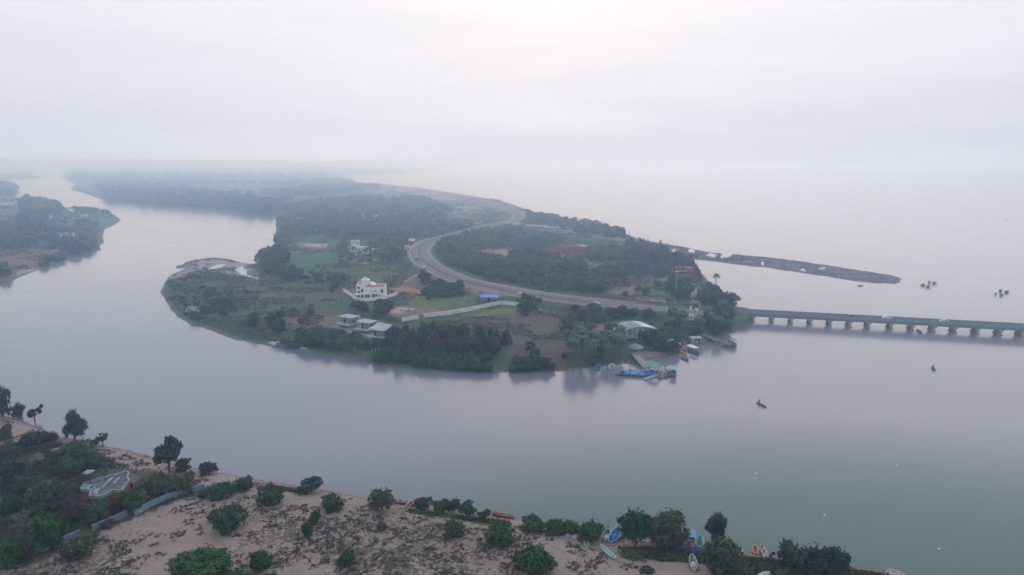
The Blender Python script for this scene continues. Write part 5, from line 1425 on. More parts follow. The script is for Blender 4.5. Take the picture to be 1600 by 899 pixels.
for (kind, hue), lst in byh.items():
    Vs, Ts = [], []
    rng = np.random.default_rng(77)
    for d_, loc, h_, w_, var in lst:
        n = 240 if d_ < 600 else 110 if d_ < 1300 else 50
        V, T = bankget(kind, n)[int(rng.integers(0, 5))]
        a = rng.uniform(0, 6.28); c, s = math.cos(a), math.sin(a)
        X = V[:, 0]*w_; Y = V[:, 1]*w_
        Vs.append(np.stack([X*c-Y*s+loc[0], X*s+Y*c+loc[1], V[:, 2]*h_+loc[2]-.2], 1)); Ts.append(np.clip(np.repeat(T, 4)+rng.uniform(-.25, .2), 0, 1))
    V = np.concatenate(Vs); F = np.arange(len(V)).reshape(-1, 4)
    nm = {'broad': 'woodland', 'plume': 'casuarina_belt', 'shrub': 'scrub'}[kind]
    me = mesh_np(nm, V, F); at = me.attributes.new('tint', 'FLOAT', 'POINT'); at.data.foreach_set('value', np.concatenate(Ts).astype(np.float32))
    tag(ob(nm, me, LEAF[hue]), kind='stuff', label=SLAB[hue], cat='woodland')
# palmyra palm standing above the point
p = put(1117, 462)
cm, tm = palm_mesh(42, H=11.5, nf=34, fl=2.6, fan=True)
t = thing('palmyra_palm', 'tall round-headed palmyra palm standing alone above the trees against the bay', 'palm', p, 0)
for nm, me in (('crown', cm), ('trunk', tm)):
    c = bpy.data.objects.new(nm, me); C.objects.link(c); c.parent = t
# grass tufts and creeping scrub on the near sand: nobody could count them
def tufts():
    rng = np.random.default_rng(3)
    n = 130000
    az = rng.uniform(R(-42), R(38), n); r_ = np.sqrt(rng.uniform(70**2, 330**2, n)); x = r_*np.sin(az); y = r_*np.cos(az)
    m = sdist(P_NEAR, x, y) > 3.5; x, y = x[m], y[m]
    dens = fbm(x, y, 22, 4, 31); cl = fbm(x, y, 2.6, 3, 61)
    m = (cl > .585 - (dens-.42)*.7) ; x, y = x[m], y[m]
    z = land_height(x, y)
    k = 7; n = len(x)
    Cn = np.repeat(np.stack([x, y, z], 1), k, 0); sz = np.repeat(rng.uniform(.16, .55, n), k)
    off = rng.normal(size=(n*k, 3))*[.42, .42, .10]; off[:, 2] = np.abs(off[:, 2])
    Cn = Cn + off*sz[:, None]*1.3 + [0, 0, .06]
    N = rng.normal(size=(n*k, 3)); N[:, 2] = np.abs(N[:, 2])+.9; N /= np.linalg.norm(N, axis=1, keepdims=True)
    V, F = leaf_quads(Cn, N, sz*.30, 1.3, rng)
    me = mesh_np('beach_scrub', V, F); at = me.attributes.new('tint', 'FLOAT', 'POINT')
    at.data.foreach_set('value', np.repeat(np.repeat(rng.uniform(0, 1, n), k), 4).astype(np.float32))
    tag(ob('beach_scrub', me, leaf_mat('dry_tufts', (.05,.046,.038), (.095,.095,.062), (.085,.078,.058))), kind='stuff', label='dry creeping tufts scattered over the near sand', cat='ground cover')
    print('tufts', n)
tufts()

# low scrub and rough grass clumps of the peninsula and left bank
def rough():
    rng = np.random.default_rng(13)
    n = 150000; az = rng.uniform(R(-40), R(22), n); r_ = np.exp(rng.uniform(math.log(290), math.log(1500), n)); x = r_*np.sin(az); y = r_*np.cos(az)
    m = ((sdist(P_PEN, x, y) > 4) | (sdist(P_LEFT, x, y) > 4)) & (linedist(ROADNP_S, x, y, closed=False) > 13)
    x, y = x[m], y[m]
    m = fbm(x, y, 16, 4, 81) > .47
    for pts in ([(436,402),(527,395),(530,412),(445,421)],[(60,340),(187,340),(165,360),(75,352)],[(640,466),(750,464),(740,480),(640,498)],[(505,485),(612,505),(600,532),(505,512)],[(538,452),(604,446),(602,468),(560,472)]): m &= ~inside(poly(pts, 1.6), x, y)
    x, y = x[m], y[m]; z = land_height(x, y); m = z > .25; x, y, z = x[m], y[m], z[m]
    n = len(x); k = 5; r_ = np.hypot(x, y)
    sz = np.repeat(rng.uniform(.25, .8, n)*np.clip(r_/450, .8, 2), k)
    Cn = np.repeat(np.stack([x, y, z], 1), k, 0); off = rng.normal(size=(n*k, 3))*[.5, .5, .22]; off[:, 2] = np.abs(off[:, 2])
    Cn = Cn + off*sz[:, None]*1.4 + [0, 0, .08]
    N = rng.normal(size=(n*k, 3)); N[:, 2] = np.abs(N[:, 2])+.6; N /= np.linalg.norm(N, axis=1, keepdims=True)
    V, F = leaf_quads(Cn, N, sz*.42, 1.2, rng)
    me = mesh_np('rough_grass', V, F); at = me.attributes.new('tint', 'FLOAT', 'POINT')
    at.data.foreach_set('value', np.repeat(np.repeat(np.clip(fbm(x, y, 9, 2, 5)+rng.uniform(-.3,.3,n), 0, 1), k), 4).astype(np.float32))
    tag(ob('rough_grass', me, leaf_mat('rough_green', (.03,.05,.03), (.10,.135,.07), (.09,.10,.06))), kind='stuff', label='rough grass and low scrub across the flat land over the river', cat='ground cover')
    print('rough', n)
rough()

# stones, driftwood and wrack along every waterline
def stones():
    rng = np.random.default_rng(23); X = []; Y = []; S = []
    for P, n, smin, smax, spread in ((P_NEAR[:len(NEAR)], 1500, .08, .32, 1.3), (P_PEN, 5200, .2, .75, 2.6), (P_LEFT, 900, .3, .9, 3)):
        d = np.linalg.norm(np.diff(P, axis=0), axis=1); mid = (P[1:]+P[:-1])/2; wgt = d*(np.hypot(mid[:,0], mid[:,1]) < 1100); wgt = wgt/wgt.sum()
        i = rng.choice(len(d), n, p=wgt); t = rng.uniform(size=n)[:, None]; q = P[i]*(1-t)+P[i+1]*t + rng.normal(size=(n,2))*spread
        X.append(q[:,0]); Y.append(q[:,1]); S.append(rng.uniform(smin, smax, n))
    q = poly([(1050,383),(1105,395),(1200,404),(1300,417),(1390,431),(1405,437),(1370,442),(1290,431),(1200,418),(1110,407)], .5); lo, hi = q.min(0), q.max(0)
    a = rng.uniform(lo, hi, (9000, 2)); a = a[inside(q, a[:,0], a[:,1])]; X.append(a[:,0]); Y.append(a[:,1]); S.append(rng.uniform(.2, .9, len(a)))
    x = np.concatenate(X); y = np.concatenate(Y); sz = np.concatenate(S); z = land_height(x, y); m = (z > -.12) & (z < 1.3) & ~inside(P_FLAT, x, y); x, y, z, sz = x[m], y[m], z[m], sz[m]
    base = np.array([(1,0,-.3),(.3,.9,-.3),(-.8,.6,-.3),(-.8,-.6,-.3),(.3,-.9,-.3),(.5,.1,.45),(-.1,.45,.5),(-.35,-.2,.42),(.15,-.4,.4)])
    F0 = np.array([(0,1,6,5),(1,2,6,6),(2,3,7,6),(3,4,8,7),(4,0,5,8),(5,6,7,8)]); F0[1] = (1,2,6,5)
    n = len(x); ang = rng.uniform(0, 6.28, n); c, s_ = np.cos(ang), np.sin(ang)
    B = base[None]*rng.uniform(.7, 1.3, (n, 9, 3))*sz[:, None, None]*np.array([1.3, .8, .8])
    V = np.stack([B[:,:,0]*c[:,None]-B[:,:,1]*s_[:,None]+x[:,None], B[:,:,0]*s_[:,None]+B[:,:,1]*c[:,None]+y[:,None], B[:,:,2]+z[:,None]], 2).reshape(-1, 3)
    F = (F0[None]+(np.arange(n)*9)[:, None, None]).reshape(-1, 4)
    me = mesh_np('shore_stones', V, F); tag(ob('shore_stones', me, M('shore_stone', (.11,.105,.10), .9, .5, .25)), kind='stuff', label='dark stones and wrack along the waterlines', cat='stones')
stones()

# green creeping undergrowth of the near bank
def undergrowth():
    rng = np.random.default_rng(41); X = []; Y = []; S = []
    for pts, n, s0, s1 in (([(1108,868),(1200,866),(1330,882),(1420,896),(1520,922),(1400,960),(1150,935),(1112,895)], 9000, .2, .6),
                      ([(640,790),(700,799),(790,807),(800,814),(760,812),(700,803),(642,796)], 1800, .15, .45), ([(418,749),(480,762),(476,769),(424,758)], 600, .15, .4),
                      ([(-100,705),(100,690),(215,732),(320,762),(300,772),(150,822),(0,885),(-200,940)], 8000, .2, .6), ([(965,852),(1100,853),(1130,880),(1040,876),(985,866)], 2500, .15, .45)):
        P = poly(pts, 2.3); a = rng.uniform(P.min(0), P.max(0), (n*3, 2)); a = a[inside(P, a[:,0], a[:,1])][:n]
        a = a[fbm(a[:,0], a[:,1], 7, 3, 17) > .44]; X.append(a[:,0]); Y.append(a[:,1]); S.append(rng.uniform(s0, s1, len(a)))
    x = np.concatenate(X); y = np.concatenate(Y); sz0 = np.concatenate(S); z = land_height(x, y); m = z > .35; x, y, z, sz0 = x[m], y[m], z[m], sz0[m]
    n = len(x); k = 9; sz = np.repeat(sz0, k); Cn = np.repeat(np.stack([x, y, z], 1), k, 0); off = rng.normal(size=(n*k, 3))*[.6, .6, .35]; off[:, 2] = np.abs(off[:, 2])
    Cn = Cn + off*sz[:, None] + [0, 0, .05]; N = rng.normal(size=(n*k, 3)); N[:, 2] = np.abs(N[:, 2])+.5; N /= np.linalg.norm(N, axis=1, keepdims=True)
    V, F = leaf_quads(Cn, N, sz*.34, 1.3, rng)
    me = mesh_np('undergrowth', V, F); at = me.attributes.new('tint', 'FLOAT', 'POINT')
    at.data.foreach_set('value', np.repeat(np.clip(np.repeat(fbm(x, y, 5, 2, 8)*1.2-.1, k)+rng.uniform(-.3,.3,n*k), 0, 1), 4).astype(np.float32))
    tag(ob('undergrowth', me, leaf_mat('creeper_leaves', (.018,.040,.018), (.070,.115,.045), (.07,.09,.04))), kind='stuff', label='green creeping undergrowth on the near bank', cat='ground cover')
    print('undergrowth', n)
undergrowth()
# ================================================================== boats
def hull_mesh(L_, B, Hh, sharp=1.0, open_=True, sheer=.25, transom=False, th=.06):
    """double-ended or transom hull, x forward; returns V, F"""
    ns, nc = 15, 9; V = []; F = []
    def ring(i, inner):
        t = -1+2*i/(ns-1); a = abs(t)
        wv = (1-a**2.4) if not (transom and t < 0) else (1-.35*a**3)
        wv = max(wv, .02)**.8
        zs = Hh*(1+sheer*a**2.5); zb = Hh*.28*a**4 if not (transom and t < 0) else 0
        b = B/2*wv - (th if inner else 0); b = max(b, .004); x = t*(L_/2-(th*1.2 if inner else 0)); out = []
        for j in range(nc):
            ph = math.pi*(j/(nc-1)); y = -math.cos(ph)*b; z = zs - (zs-zb-(th if inner else 0))*math.sin(ph)**.55
            out.append((x, y, z))
        return out
    for inner in (0, 1) if open_ else (0,):
        for i in range(ns): V += ring(i, inner)
    def idx(s, i, j): return s*ns*nc+i*nc+j
    for i in range(ns-1):
        for j in range(nc-1):
            F.append((idx(0,i,j), idx(0,i,j+1), idx(0,i+1,j+1), idx(0,i+1,j)))
            if open_: F.append((idx(1,i,j), idx(1,i+1,j), idx(1,i+1,j+1), idx(1,i,j+1)))
        if open_:
            F.append((idx(0,i,0), idx(0,i+1,0), idx(1,i+1,0), idx(1,i,0))); F.append((idx(0,i,nc-1), idx(1,i,nc-1), idx(1,i+1,nc-1), idx(0,i+1,nc-1)))
    for i in (0, ns-1): F.append(tuple(idx(0,i,j) for j in (range(nc) if i else range(nc-1,-1,-1))))
    if open_:
        for i in (0, ns-1): F.append(tuple(idx(1,i,j) for j in range(nc)))
    return V, F
def gunwale_mb(L_, B, Hh, sheer, transom, w=.07):
    m = MB(); ns = 15
    for s in (-1, 1):
        prev = None
        for i in range(ns):
            t = -1+2*i/(ns-1); a = abs(t); wv = (1-a**2.4) if not (transom and t < 0) else (1-.35*a**3); wv = max(wv,.02)**.8
            p = Vector((t*L_/2, s*B/2*wv, Hh*(1+sheer*a**2.5)))
            if prev is not None: m.tube(prev, p, w, w, 5, False)
            prev = p
    return m
def boat(loc, rz, L_, B, Hh, col, label, rim=None, inside=None, name='boat', cat='boat', group=None, thw=3, transom=False, tarp=None, canopy=None, tilt=0, upturned=False, engine=False, sheer=.3, mast=0, load=None):
    root = thing(name, label, cat, loc, rz, group); root.rotation_euler = (math.pi if upturned else tilt, 0, rz)
    if upturned: root.location.z += Hh*.95
    k = '%.2f_%.2f_%.2f' % col
    mt = M('boat_paint_'+k, col, .5, .3, 1.2, spec=.4)
    V, F = hull_mesh(L_, B, Hh, sheer=sheer, transom=transom, open_=not upturned)
    me = bpy.data.meshes.new('hull'); me.from_pydata(V, [], F); me.update(); me.polygons.foreach_set('use_smooth', [True]*len(F)); ob('hull', me, mt, root)
    rc = rim or (.6,.6,.58)
    gunwale_mb(L_, B, Hh, sheer, transom).build('gunwale', M('rim_%.2f_%.2f_%.2f' % rc, rc, .6, .2, 2), root)
    ic = inside or (.28,.24,.2); im = M('thwart_%.2f_%.2f_%.2f' % ic, ic, .8, .3, 2)
    if not upturned:
        for i in range(thw):
            x = (-.5+ (i+.5)/thw)*L_*.75; wv = (1-abs(2*x/L_)**2.4)**.8
            MB().box(x-.13, x+.13, -B/2*wv*.95, B/2*wv*.95, Hh*.62, Hh*.68).build('thwart', im, root)
        MB().prism([(x*L_/2, y*B/2*.62*(1-abs(x)**2.4)**.8) for x, y in [(-.8,-1),(-.3,-1),(.3,-1),(.8,-1),(.8,1),(.3,1),(-.3,1),(-.8,1)]], Hh*.22, Hh*.27).build('floorboards', im, root)
    if tarp:
        # cloth laid over a ridge line, sagging between the ribs
        tm = M('tarp_%.2f_%.2f_%.2f' % tarp, tarp, .6, .25, 1.5)
        x0, x1 = -L_*.36, L_*.30; V=[];F=[]; n=10
        for i in range(n+1):
            x = x0+(x1-x0)*i/n; wv = (1-abs(2*x/L_)**2.4)**.8; sag = .06*math.sin(i*2.1)
            for y,z in ((-1.06,Hh*.75),(-.95,Hh*1.12),(-.45,Hh*1.45+sag),(0,Hh*1.65+sag),(.45,Hh*1.45+sag),(.95,Hh*1.12),(1.06,Hh*.75)): V.append((x,y*B/2*wv,z))
        for i in range(n):
            for j in range(6): F.append((i*7+j,i*7+7+j,i*7+8+j,i*7+1+j))
        me = bpy.data.meshes.new('tarpaulin'); me.from_pydata(V,[],F); me.update(); ob('tarpaulin', me, tm, root)
    if canopy:
        for x in (-L_*.3, L_*.22):
            for s in (-1,1): MB().tube((x,s*B*.38,Hh*.7),(x,s*B*.38,Hh+1.7),.05,.05,6).build('canopy_post', steel, root)
        V=[];F=[]
        for i in range(7):
            y=-B*.52+B*1.04*i/6; z=Hh+1.7+.22*math.cos((i-3)/3*1.3)
            V += [(-L_*.38,y,z),(L_*.3,y,z),(-L_*.38,y,z+.05),(L_*.3,y,z+.05)]
        for i in range(6): a=4*i; F += [(a,a+1,a+5,a+4),(a+2,a+6,a+7,a+3),(a,a+4,a+6,a+2),(a+1,a+3,a+7,a+5)]
        me = bpy.data.meshes.new('canopy'); me.from_pydata(V,[],F); me.update(); ob('canopy', me, M('canopy_%.2f_%.2f_%.2f' % canopy, canopy, .6,.15,1), root)
    if engine:
        dk = M('engine_black', (.02,.02,.025), .4, .1, 1)
        m = MB().box(-L_/2-.35,-L_/2+.05,-.2,.2,Hh*1.0,Hh*1.0+.6); m.build('engine_cowl', dk, root, bevel=.06)
        MB().box(-L_/2-.28,-L_/2-.12,-.06,.06,-.2,Hh).build('engine_leg', dk, root)
    if load:
        lm = M('net_%.2f_%.2f_%.2f' % load, load, .9, .5, 3)
        V=[];F=[];n=12
        rnd = random.Random(int(L_*10+Hh*100))
        for j in range(4):
            for i in range(n):
                a=i*2*math.pi/n; r_=(1,.85,.55,.12)[j]*rnd.uniform(.85,1.1); V.append((-L_*.05+r_*L_*.2*math.cos(a), r_*B*.36*math.sin(a), Hh*(.45,.75,1.0,1.1)[j]*rnd.uniform(.93,1.07)))
        for j in range(3):
            for i in range(n): F.append((j*n+i,j*n+(i+1)%n,(j+1)*n+(i+1)%n,(j+1)*n+i))
        F.append(tuple(3*n+i for i in range(n)))
        me = bpy.data.meshes.new('folded_net'); me.from_pydata(V,[],F); me.update(); me.polygons.foreach_set('use_smooth',[True]*len(F)); ob('folded_net', me, lm, root)
    if mast: MB().tube((L_*.1,0,.1),(L_*.1,0,mast),.05,.03,6).build('pole', BARK, root)
    return root
def deg(px0, py0, px1, py1):      # world heading of a picture segment on the ground
    a = G(px0, py0, 1.5); b = G(px1, py1, 1.5); return math.atan2(b.y-a.y, b.x-a.x)
TEAL=(.16,.52,.47); SKYB=(.22,.45,.60); BLU=(.05,.17,.42); LBL=(.30,.52,.66); BRN=(.12,.075,.06); ORG=(.42,.12,.05); WHT=(.62,.64,.64); GRN=(.05,.30,.20)
def nb(px, py, seg, *a, lift=.02, **k): return boat(put(px, py, lift), deg(*seg), *a, **k)
nb(916,850,(917,857,915,842),4.6,1.0,.5,(.22,.50,.45),'small mint green canoe on the sand near the thick shore hedge',rim=(.55,.6,.5),inside=(.2,.4,.3),thw=2,name='canoe',cat='canoe')
nb(950,866,(959,873,942,858),5.4,1.1,.5,(.22,.50,.56),'light blue canoe lying slantwise on the sand below the big blue boat',rim=(.55,.62,.6),inside=(.35,.5,.55),thw=2,name='canoe',cat='canoe')
nb(960,842,(955,850,966,832),7.4,2.1,1.0,(.10,.30,.44),'big blue fishing boat pulled up at the shore with blue tarpaulin inside',rim=(.5,.62,.6),inside=(.06,.25,.5),engine=False,load=(.06,.22,.45),thw=3)
nb(947,842,(945,848,949,836),5.4,1.6,.8,(.13,.28,.42),'smaller boat with white net just left of the big blue fishing boat',rim=(.3,.4,.45),load=(.5,.56,.62),thw=2)
nb(972,838,(970,843,975,833),4.2,1.2,.6,(.35,.16,.08),'orange-brown boat half hidden right of the big blue fishing boat',thw=2)
nb(1047,865,(1049,875,1045,853),6.0,1.3,.6,(.15,.10,.09),'old dark brown wooden canoe on the grass under the spreading olive tree',rim=(.22,.15,.13),inside=(.12,.08,.07),name='canoe',cat='canoe')
nb(1083,884,(1084,893,1081,876),5.6,1.5,.7,(.34,.42,.52),'pale grey-blue boat with white nets on the sand near the bottom edge',rim=(.5,.55,.6),load=(.6,.62,.58))
nb(1093,850,(1092,857,1094,843),4.8,1.8,.6,(.22,.62,.54),'bright turquoise oval boat at the waterline beside the dark upright tree',rim=(.35,.72,.62),inside=(.05,.25,.2),thw=1)
nb(1081,850,(1080,857,1082,843),5.0,1.5,.7,(.10,.13,.26),'dark blue boat with pale canopy left of the turquoise oval boat',canopy=(.16,.32,.62),thw=2)
nb(1071,851,(1069,858,1074,842),5.0,1.4,.7,(.10,.04,.06),'dark maroon boat in the shade at the edge of the spreading olive tree',rim=(.2,.1,.1),load=(.3,.2,.25))
nb(1058,843,(1050,843,1064,846),5.6,1.4,.6,(.42,.40,.36),'pale boat seen beneath the branches of the spreading olive tree',rim=(.6,.58,.5))
nb(1153,867,(1150,872,1156,861),4.8,1.3,.6,(.16,.40,.40),'grey-green boat right of the rounded grey-green tree')
nb(1180,863,(1180,869,1179,857),3.6,1.2,.5,(.45,.18,.13),'bright orange-red boat on the green bank',rim=(.75,.4,.3),inside=(.5,.15,.1))
nb(1192,862,(1193,867,1190,857),3.4,1.1,.5,(.45,.22,.15),'orange boat behind the white and blue one on the green bank',rim=(.75,.45,.3))
nb(1195,868,(1196,874,1193,864),3.6,1.2,.5,(.28,.50,.66),'white and light blue boat touching the orange one on the green bank',rim=(.6,.68,.7),load=(.6,.65,.68))
nb(1193,899,(1189,900,1198,897),3.4,1.2,.5,(.42,.46,.40),'pale upturned boat at the bottom edge of the green bank',upturned=True)
nb(781,806,(774,804,790,809),4.2,1.0,.45,ORG,'long orange canoe at the shore, leftmost of the two orange canoes',rim=(.75,.25,.08),inside=(.5,.12,.04),name='canoe',cat='canoe')
nb(792,808.5,(785,807,800,811),3.8,1.0,.45,(.55,.10,.05),'red-orange canoe with dark blue end, right of the long orange canoe',rim=(.1,.12,.3),inside=(.4,.1,.06),name='canoe',cat='canoe')
nb(636,796,(630,800,643,786),6.0,1.2,.6,(.33,.20,.16),'weathered brown canoe on the sand left of the low green tree row',rim=(.4,.28,.22),inside=(.3,.2,.16),name='canoe',cat='canoe')
nb(646,787,(641,791,652,784),5.4,1.2,.6,(.42,.16,.13),'reddish canoe at the waterline left of the low green tree row',name='canoe',cat='canoe')
nb(628,786,(621,786,637,787),5.0,1.1,.5,(.45,.26,.2),'pinkish brown canoe by the water beside the arching shore tree',name='canoe',cat='canoe')
# blue tarpaulin heaps
def heap(px, py, w_, h_, col, label, name='tarpaulin_heap', cat='tarpaulin', rz=0):
    p = put(px, py); V=[];F=[];n=18; rnd=random.Random(int(px))
    ph=[rnd.uniform(0,6) for _ in range(4)]
    rings=[(1.0,0),(.93,.25),(.75,.7),(.45,.95),(.12,1.0)]
    for r_,z in rings:
        for i in range(n):
            a=i*2*math.pi/n; f=1+.16*math.sin(3*a+ph[0])+.10*math.sin(5*a+ph[1])+.05*math.sin(9*a+ph[2])
            V.append((r_*f*w_/2*math.cos(a), r_*f*w_/2*.75*math.sin(a), h_*z*(1+.18*math.sin(2*a+ph[3]+r_*4))-.05))
    for j in range(4):
        for i in range(n): F.append((j*n+i,j*n+(i+1)%n,(j+1)*n+(i+1)%n,(j+1)*n+i))
    F.append(tuple(4*n+i for i in range(n)))
    me=bpy.data.meshes.new(name); me.from_pydata(V,[],F); me.update()
    o=ob(name,me,M('cloth_%.2f_%.2f_%.2f'%col,col,.6,.3,3,bump=.2)); o.location=p; tag(o,label,cat); return o
heap(1060,859,2.6,1.0,(.03,.10,.42),'blue tarpaulin heap between the brown canoe and the maroon boat')
heap(1087,863,2.6,1.0,(.03,.08,.40),'blue tarpaulin heap below the turquoise oval boat')
heap(653,800.5,1.6,.5,(.10,.12,.24),'small dark blue bundle on the sand below the reddish canoe',name='net_bundle',cat='bundle')
heap(897,838,3.6,.8,(.42,.48,.52),'pale net heap in front of the middle bush of the shore hedge',name='net_heap',cat='net')
heap(888,840,1.8,.8,(.25,.32,.36),'small grey net heap left of the pale one by the shore hedge',name='net_heap',cat='net')
heap(145,862,1.0,.35,(.6,.62,.6),'white sack on the sand below the old wall',name='sack',cat='sack')
heap(1398,898,4.0,.8,(.38,.35,.33),'pale rock pile at the tip of the green bank at the bottom edge',name='rock_pile',cat='rocks')
heap(1329,885,1.8,.6,(.34,.32,.3),'single pale rock on the shore right of the thicket',name='rock',cat='rock')
heap(222,794,.9,.5,(.6,.6,.56),'white bundle at the foot of the old wall near the red side wall',name='sack',cat='sack')

# boats across the river
def wb(px, py, seg, *a, z=-.12, **k):
    p = G(px, py, 0); p.z = z; return boat(p, deg(*seg), *a, **k)
wb(934,576,(931,579,938,572),7.0,2.0,.9,(.05,.28,.50),'blue boat moored at the sand left of the jetty',rim=(.1,.4,.6),inside=(.04,.2,.4))
wb(955,575,(952,578,958,571),6.4,2.0,.9,(.70,.70,.70),'white boat with dark interior moored left of the jetty, right of the blue boat',rim=(.75,.75,.74),inside=(.06,.06,.08))
wb(1070,561,(1065,558,1075,564),6.6,1.9,.9,(.12,.20,.24),'dark boat with white bow moored right of the jetty',rim=(.7,.72,.72),inside=(.08,.1,.12),engine=True)
wb(1068,553.5,(1064,552,1072,555),4.2,1.8,.8,(.60,.32,.08),'ochre yellow boat beside the white-roofed houseboat',rim=(.6,.4,.15),inside=(.4,.25,.1))
wb(1083,551,(1076,547,1090,553),8.5,2.8,.9,(.12,.12,.14),'houseboat with flat white roof moored between jetty and landing',rim=(.3,.3,.3),canopy=(.68,.76,.84),name='houseboat')
wb(1133,541,(1129,541,1138,541),5.2,1.7,.8,(.30,.55,.50),'pale turquoise boat beside the dark landing stage',rim=(.6,.7,.68))
wb(1146,541,(1142,538,1149,544),5.6,2.6,1.2,(.05,.30,.24),'green boat with canopy at the end of the dark landing stage',canopy=(.08,.36,.32),rim=(.1,.4,.35))
wb(1111,531,(1103,527,1119,536),8.8,1.6,.8,(.33,.20,.17),'long brown boat along the dark landing stage',rim=(.42,.30,.27))
wb(1119,538,(1116,536,1122,540),4.0,1.5,.7,(.40,.36,.30),'small pale boat at the outer end of the long brown boat')
wb(1140,533,(1137,536,1143,529),4.5,1.5,.8,(.22,.08,.08),'small dark red boat on the far side of the landing stage')
bt = 'boats with blue tarpaulins moored side by side at the jetty'
row = [(976,586.5,BLU,None,'dark boat, first at the left end of the jetty row'),(984,587.5,(.22,.06,.07),(.06,.30,.55),'maroon boat under light blue tarpaulin near the left end of the jetty row'),(992,588,(.10,.10,.14),(.08,.38,.66),'dark boat with the lighter blue tarpaulin in the left part of the jetty row'),
       (1000,588.5,(.25,.08,.08),None,'dark red open boat in the left part of the jetty row'),(1007,589,BLU,(.07,.34,.64),'boat with light blue tarpaulin near the middle of the jetty row'),(1014,588.5,BLU,(.02,.11,.50),'boat with deep blue tarpaulin in the middle of the jetty row'),(1020,587,(.08,.10,.16),(.02,.09,.44),'boat with dark blue tarpaulin beside the pale long canoe')]
for i,(a,b,c,t_,lab) in enumerate(row):
    wb(a,b-1.5,(a-7,b+.6,a+7,b-2.4),7.4,2.3,.95,c,lab,tarp=t_,rim=(.42,.36,.34),inside=(.15,.12,.12),group=bt)
wb(1018,590.5,(1007,594,1029,587),9.2,1.1,.6,(.58,.58,.52),'long pale canoe in front of the blue tarpaulin boats at the jetty',rim=(.66,.66,.6),name='canoe',cat='canoe')
wb(969,586,(964,587,975,585),5.0,1.4,.7,(.07,.14,.13),'dark green small boat at the far left tip of the jetty row')
for a,b,t_,lab in [(981,583.5,(.07,.30,.60),'boat under light blue tarpaulin tucked behind the row at its left end'),(989,584,(.03,.12,.46),'boat under deep blue tarpaulin tucked against the left jetty arm'),(1003,584.5,(.05,.22,.55),'boat under mid blue tarpaulin tucked against the middle of the jetty'),(1013,584.5,(.02,.10,.48),'boat under dark blue tarpaulin at the meeting of the jetty arms')]:
    wb(a,b,(a-7,b+1.2,a+7,b-1.2),6.6,2.1,.95,(.08,.12,.2),lab,tarp=t_,rim=(.3,.35,.4),group=bt)
r2 = [(1032,588.5,(.28,.20,.17),None,'brown open boat just right of the pale long canoe'),(1037,587.5,(.60,.58,.55),None,'whitish open boat with brown inside in the right jetty group'),(1044,587,(.12,.20,.20),None,'dark green open boat between the whitish boat and the canopy boat')]
for a,b,c,t_,lab in r2: wb(a,b,(a-4,b+5,a+3,b-4),6.6,1.7,.9,c,lab,rim=(.6,.56,.52),inside=(.16,.12,.1),group='open boats at the right arm of the jetty')
wb(1052,586,(1051.5,592,1052.5,581),7.5,2.4,1.0,(.04,.24,.14),'green boat with light blue canopy at the right end of the jetty',canopy=(.10,.42,.62),rim=(.1,.35,.2))
wb(1033,581,(1028,582,1038,580),5.0,2.0,.8,(.05,.08,.2),'dark boat with violet-blue cover tucked against the right jetty arm',tarp=(.06,.05,.42))
wb(1436.5,519,(1431,514.5,1442,521),7.0,1.1,.6,(.045,.04,.05),'long black canoe seen through the bridge openings',rim=(.08,.07,.08),name='canoe',cat='canoe')
wb(1572,343.5,(1568,343,1576,343),6,1.6,.8,(.2,.2,.22),'tiny far boat on the bay near the right picture edge')
wb(1344,447,(1341,447,1347,447),3.5,1.2,.7,(.22,.06,.05),'tiny dark red boat floating just below the sandbar')
# ------------------------------------------------------------------ jetty
WOODJ = M('jetty_boards', (.36,.31,.31), .9, .3, .8)
def deckrun(root, pts_px, width, z, mat, name):
    P = [G(a, b, z) for a, b in pts_px]; o0 = root.location; m = MB()
    for k, (a, b) in enumerate(zip(P[:-1], P[1:])):
        t = (b-a).normalized(); n_ = Vector((-t.y,t.x,0))*width/2; e = t*.3
        m.prism([(v_.x-o0.x, v_.y-o0.y) for v_ in (a-n_-e, b-n_+e, b+n_+e, a+n_-e)], z-.25-k*.004-o0.z, z-k*.004-o0.z)
    m.build(name, mat, root)
    rm = MB()
    for a, b in zip(P[:-1], P[1:]):
        t = (b-a).normalized(); n_ = Vector((-t.y,t.x,0))*(width/2-.1); L_ = (b-a).length
        for s in (-1, 1):
            for zz in (.5, .95): rm.tube(a+n_*s+Vector((0,0,zz))-o0, b+n_*s+Vector((0,0,zz))-o0, .035, .035, 5)
    rm.build('railing', steel, root)
    k = 0
    for a, b in zip(P[:-1], P[1:]):
        L_ = (b-a).length; n2 = max(2, int(L_/4))
        for i in range(n2):
            p = a.lerp(b, (i+.5)/n2); t = (b-a).normalized(); n_ = Vector((-t.y,t.x,0))*(width/2-.25)
            for s in (-1, 1):
                q = p+n_*s-o0; MB().tube((q.x,q.y,-1.2-o0.z),(q.x,q.y,z+.95-o0.z),.13,.13,7).build('pile', CONCD, root)
jp = G(1010, 575, 0)
jet = thing('jetty', 'T-shaped boarding jetty with pinkish walkways reaching into the river', 'jetty', jp)
deckrun(jet, [(991,551),(1000,562),(1012,574)], 3.4, 1.7, WOODJ, 'gangway')
deckrun(jet, [(975,578.5),(1012,579.5)], 3.2, 1.2, M('pink_boards', (.50,.36,.34), .9, .2, .8), 'left_arm')
deckrun(jet, [(1012,579.3),(1030,578),(1052,572.5)], 3.2, 1.21, M('grey_boards', (.47,.42,.44), .9, .2, .8), 'right_arm')
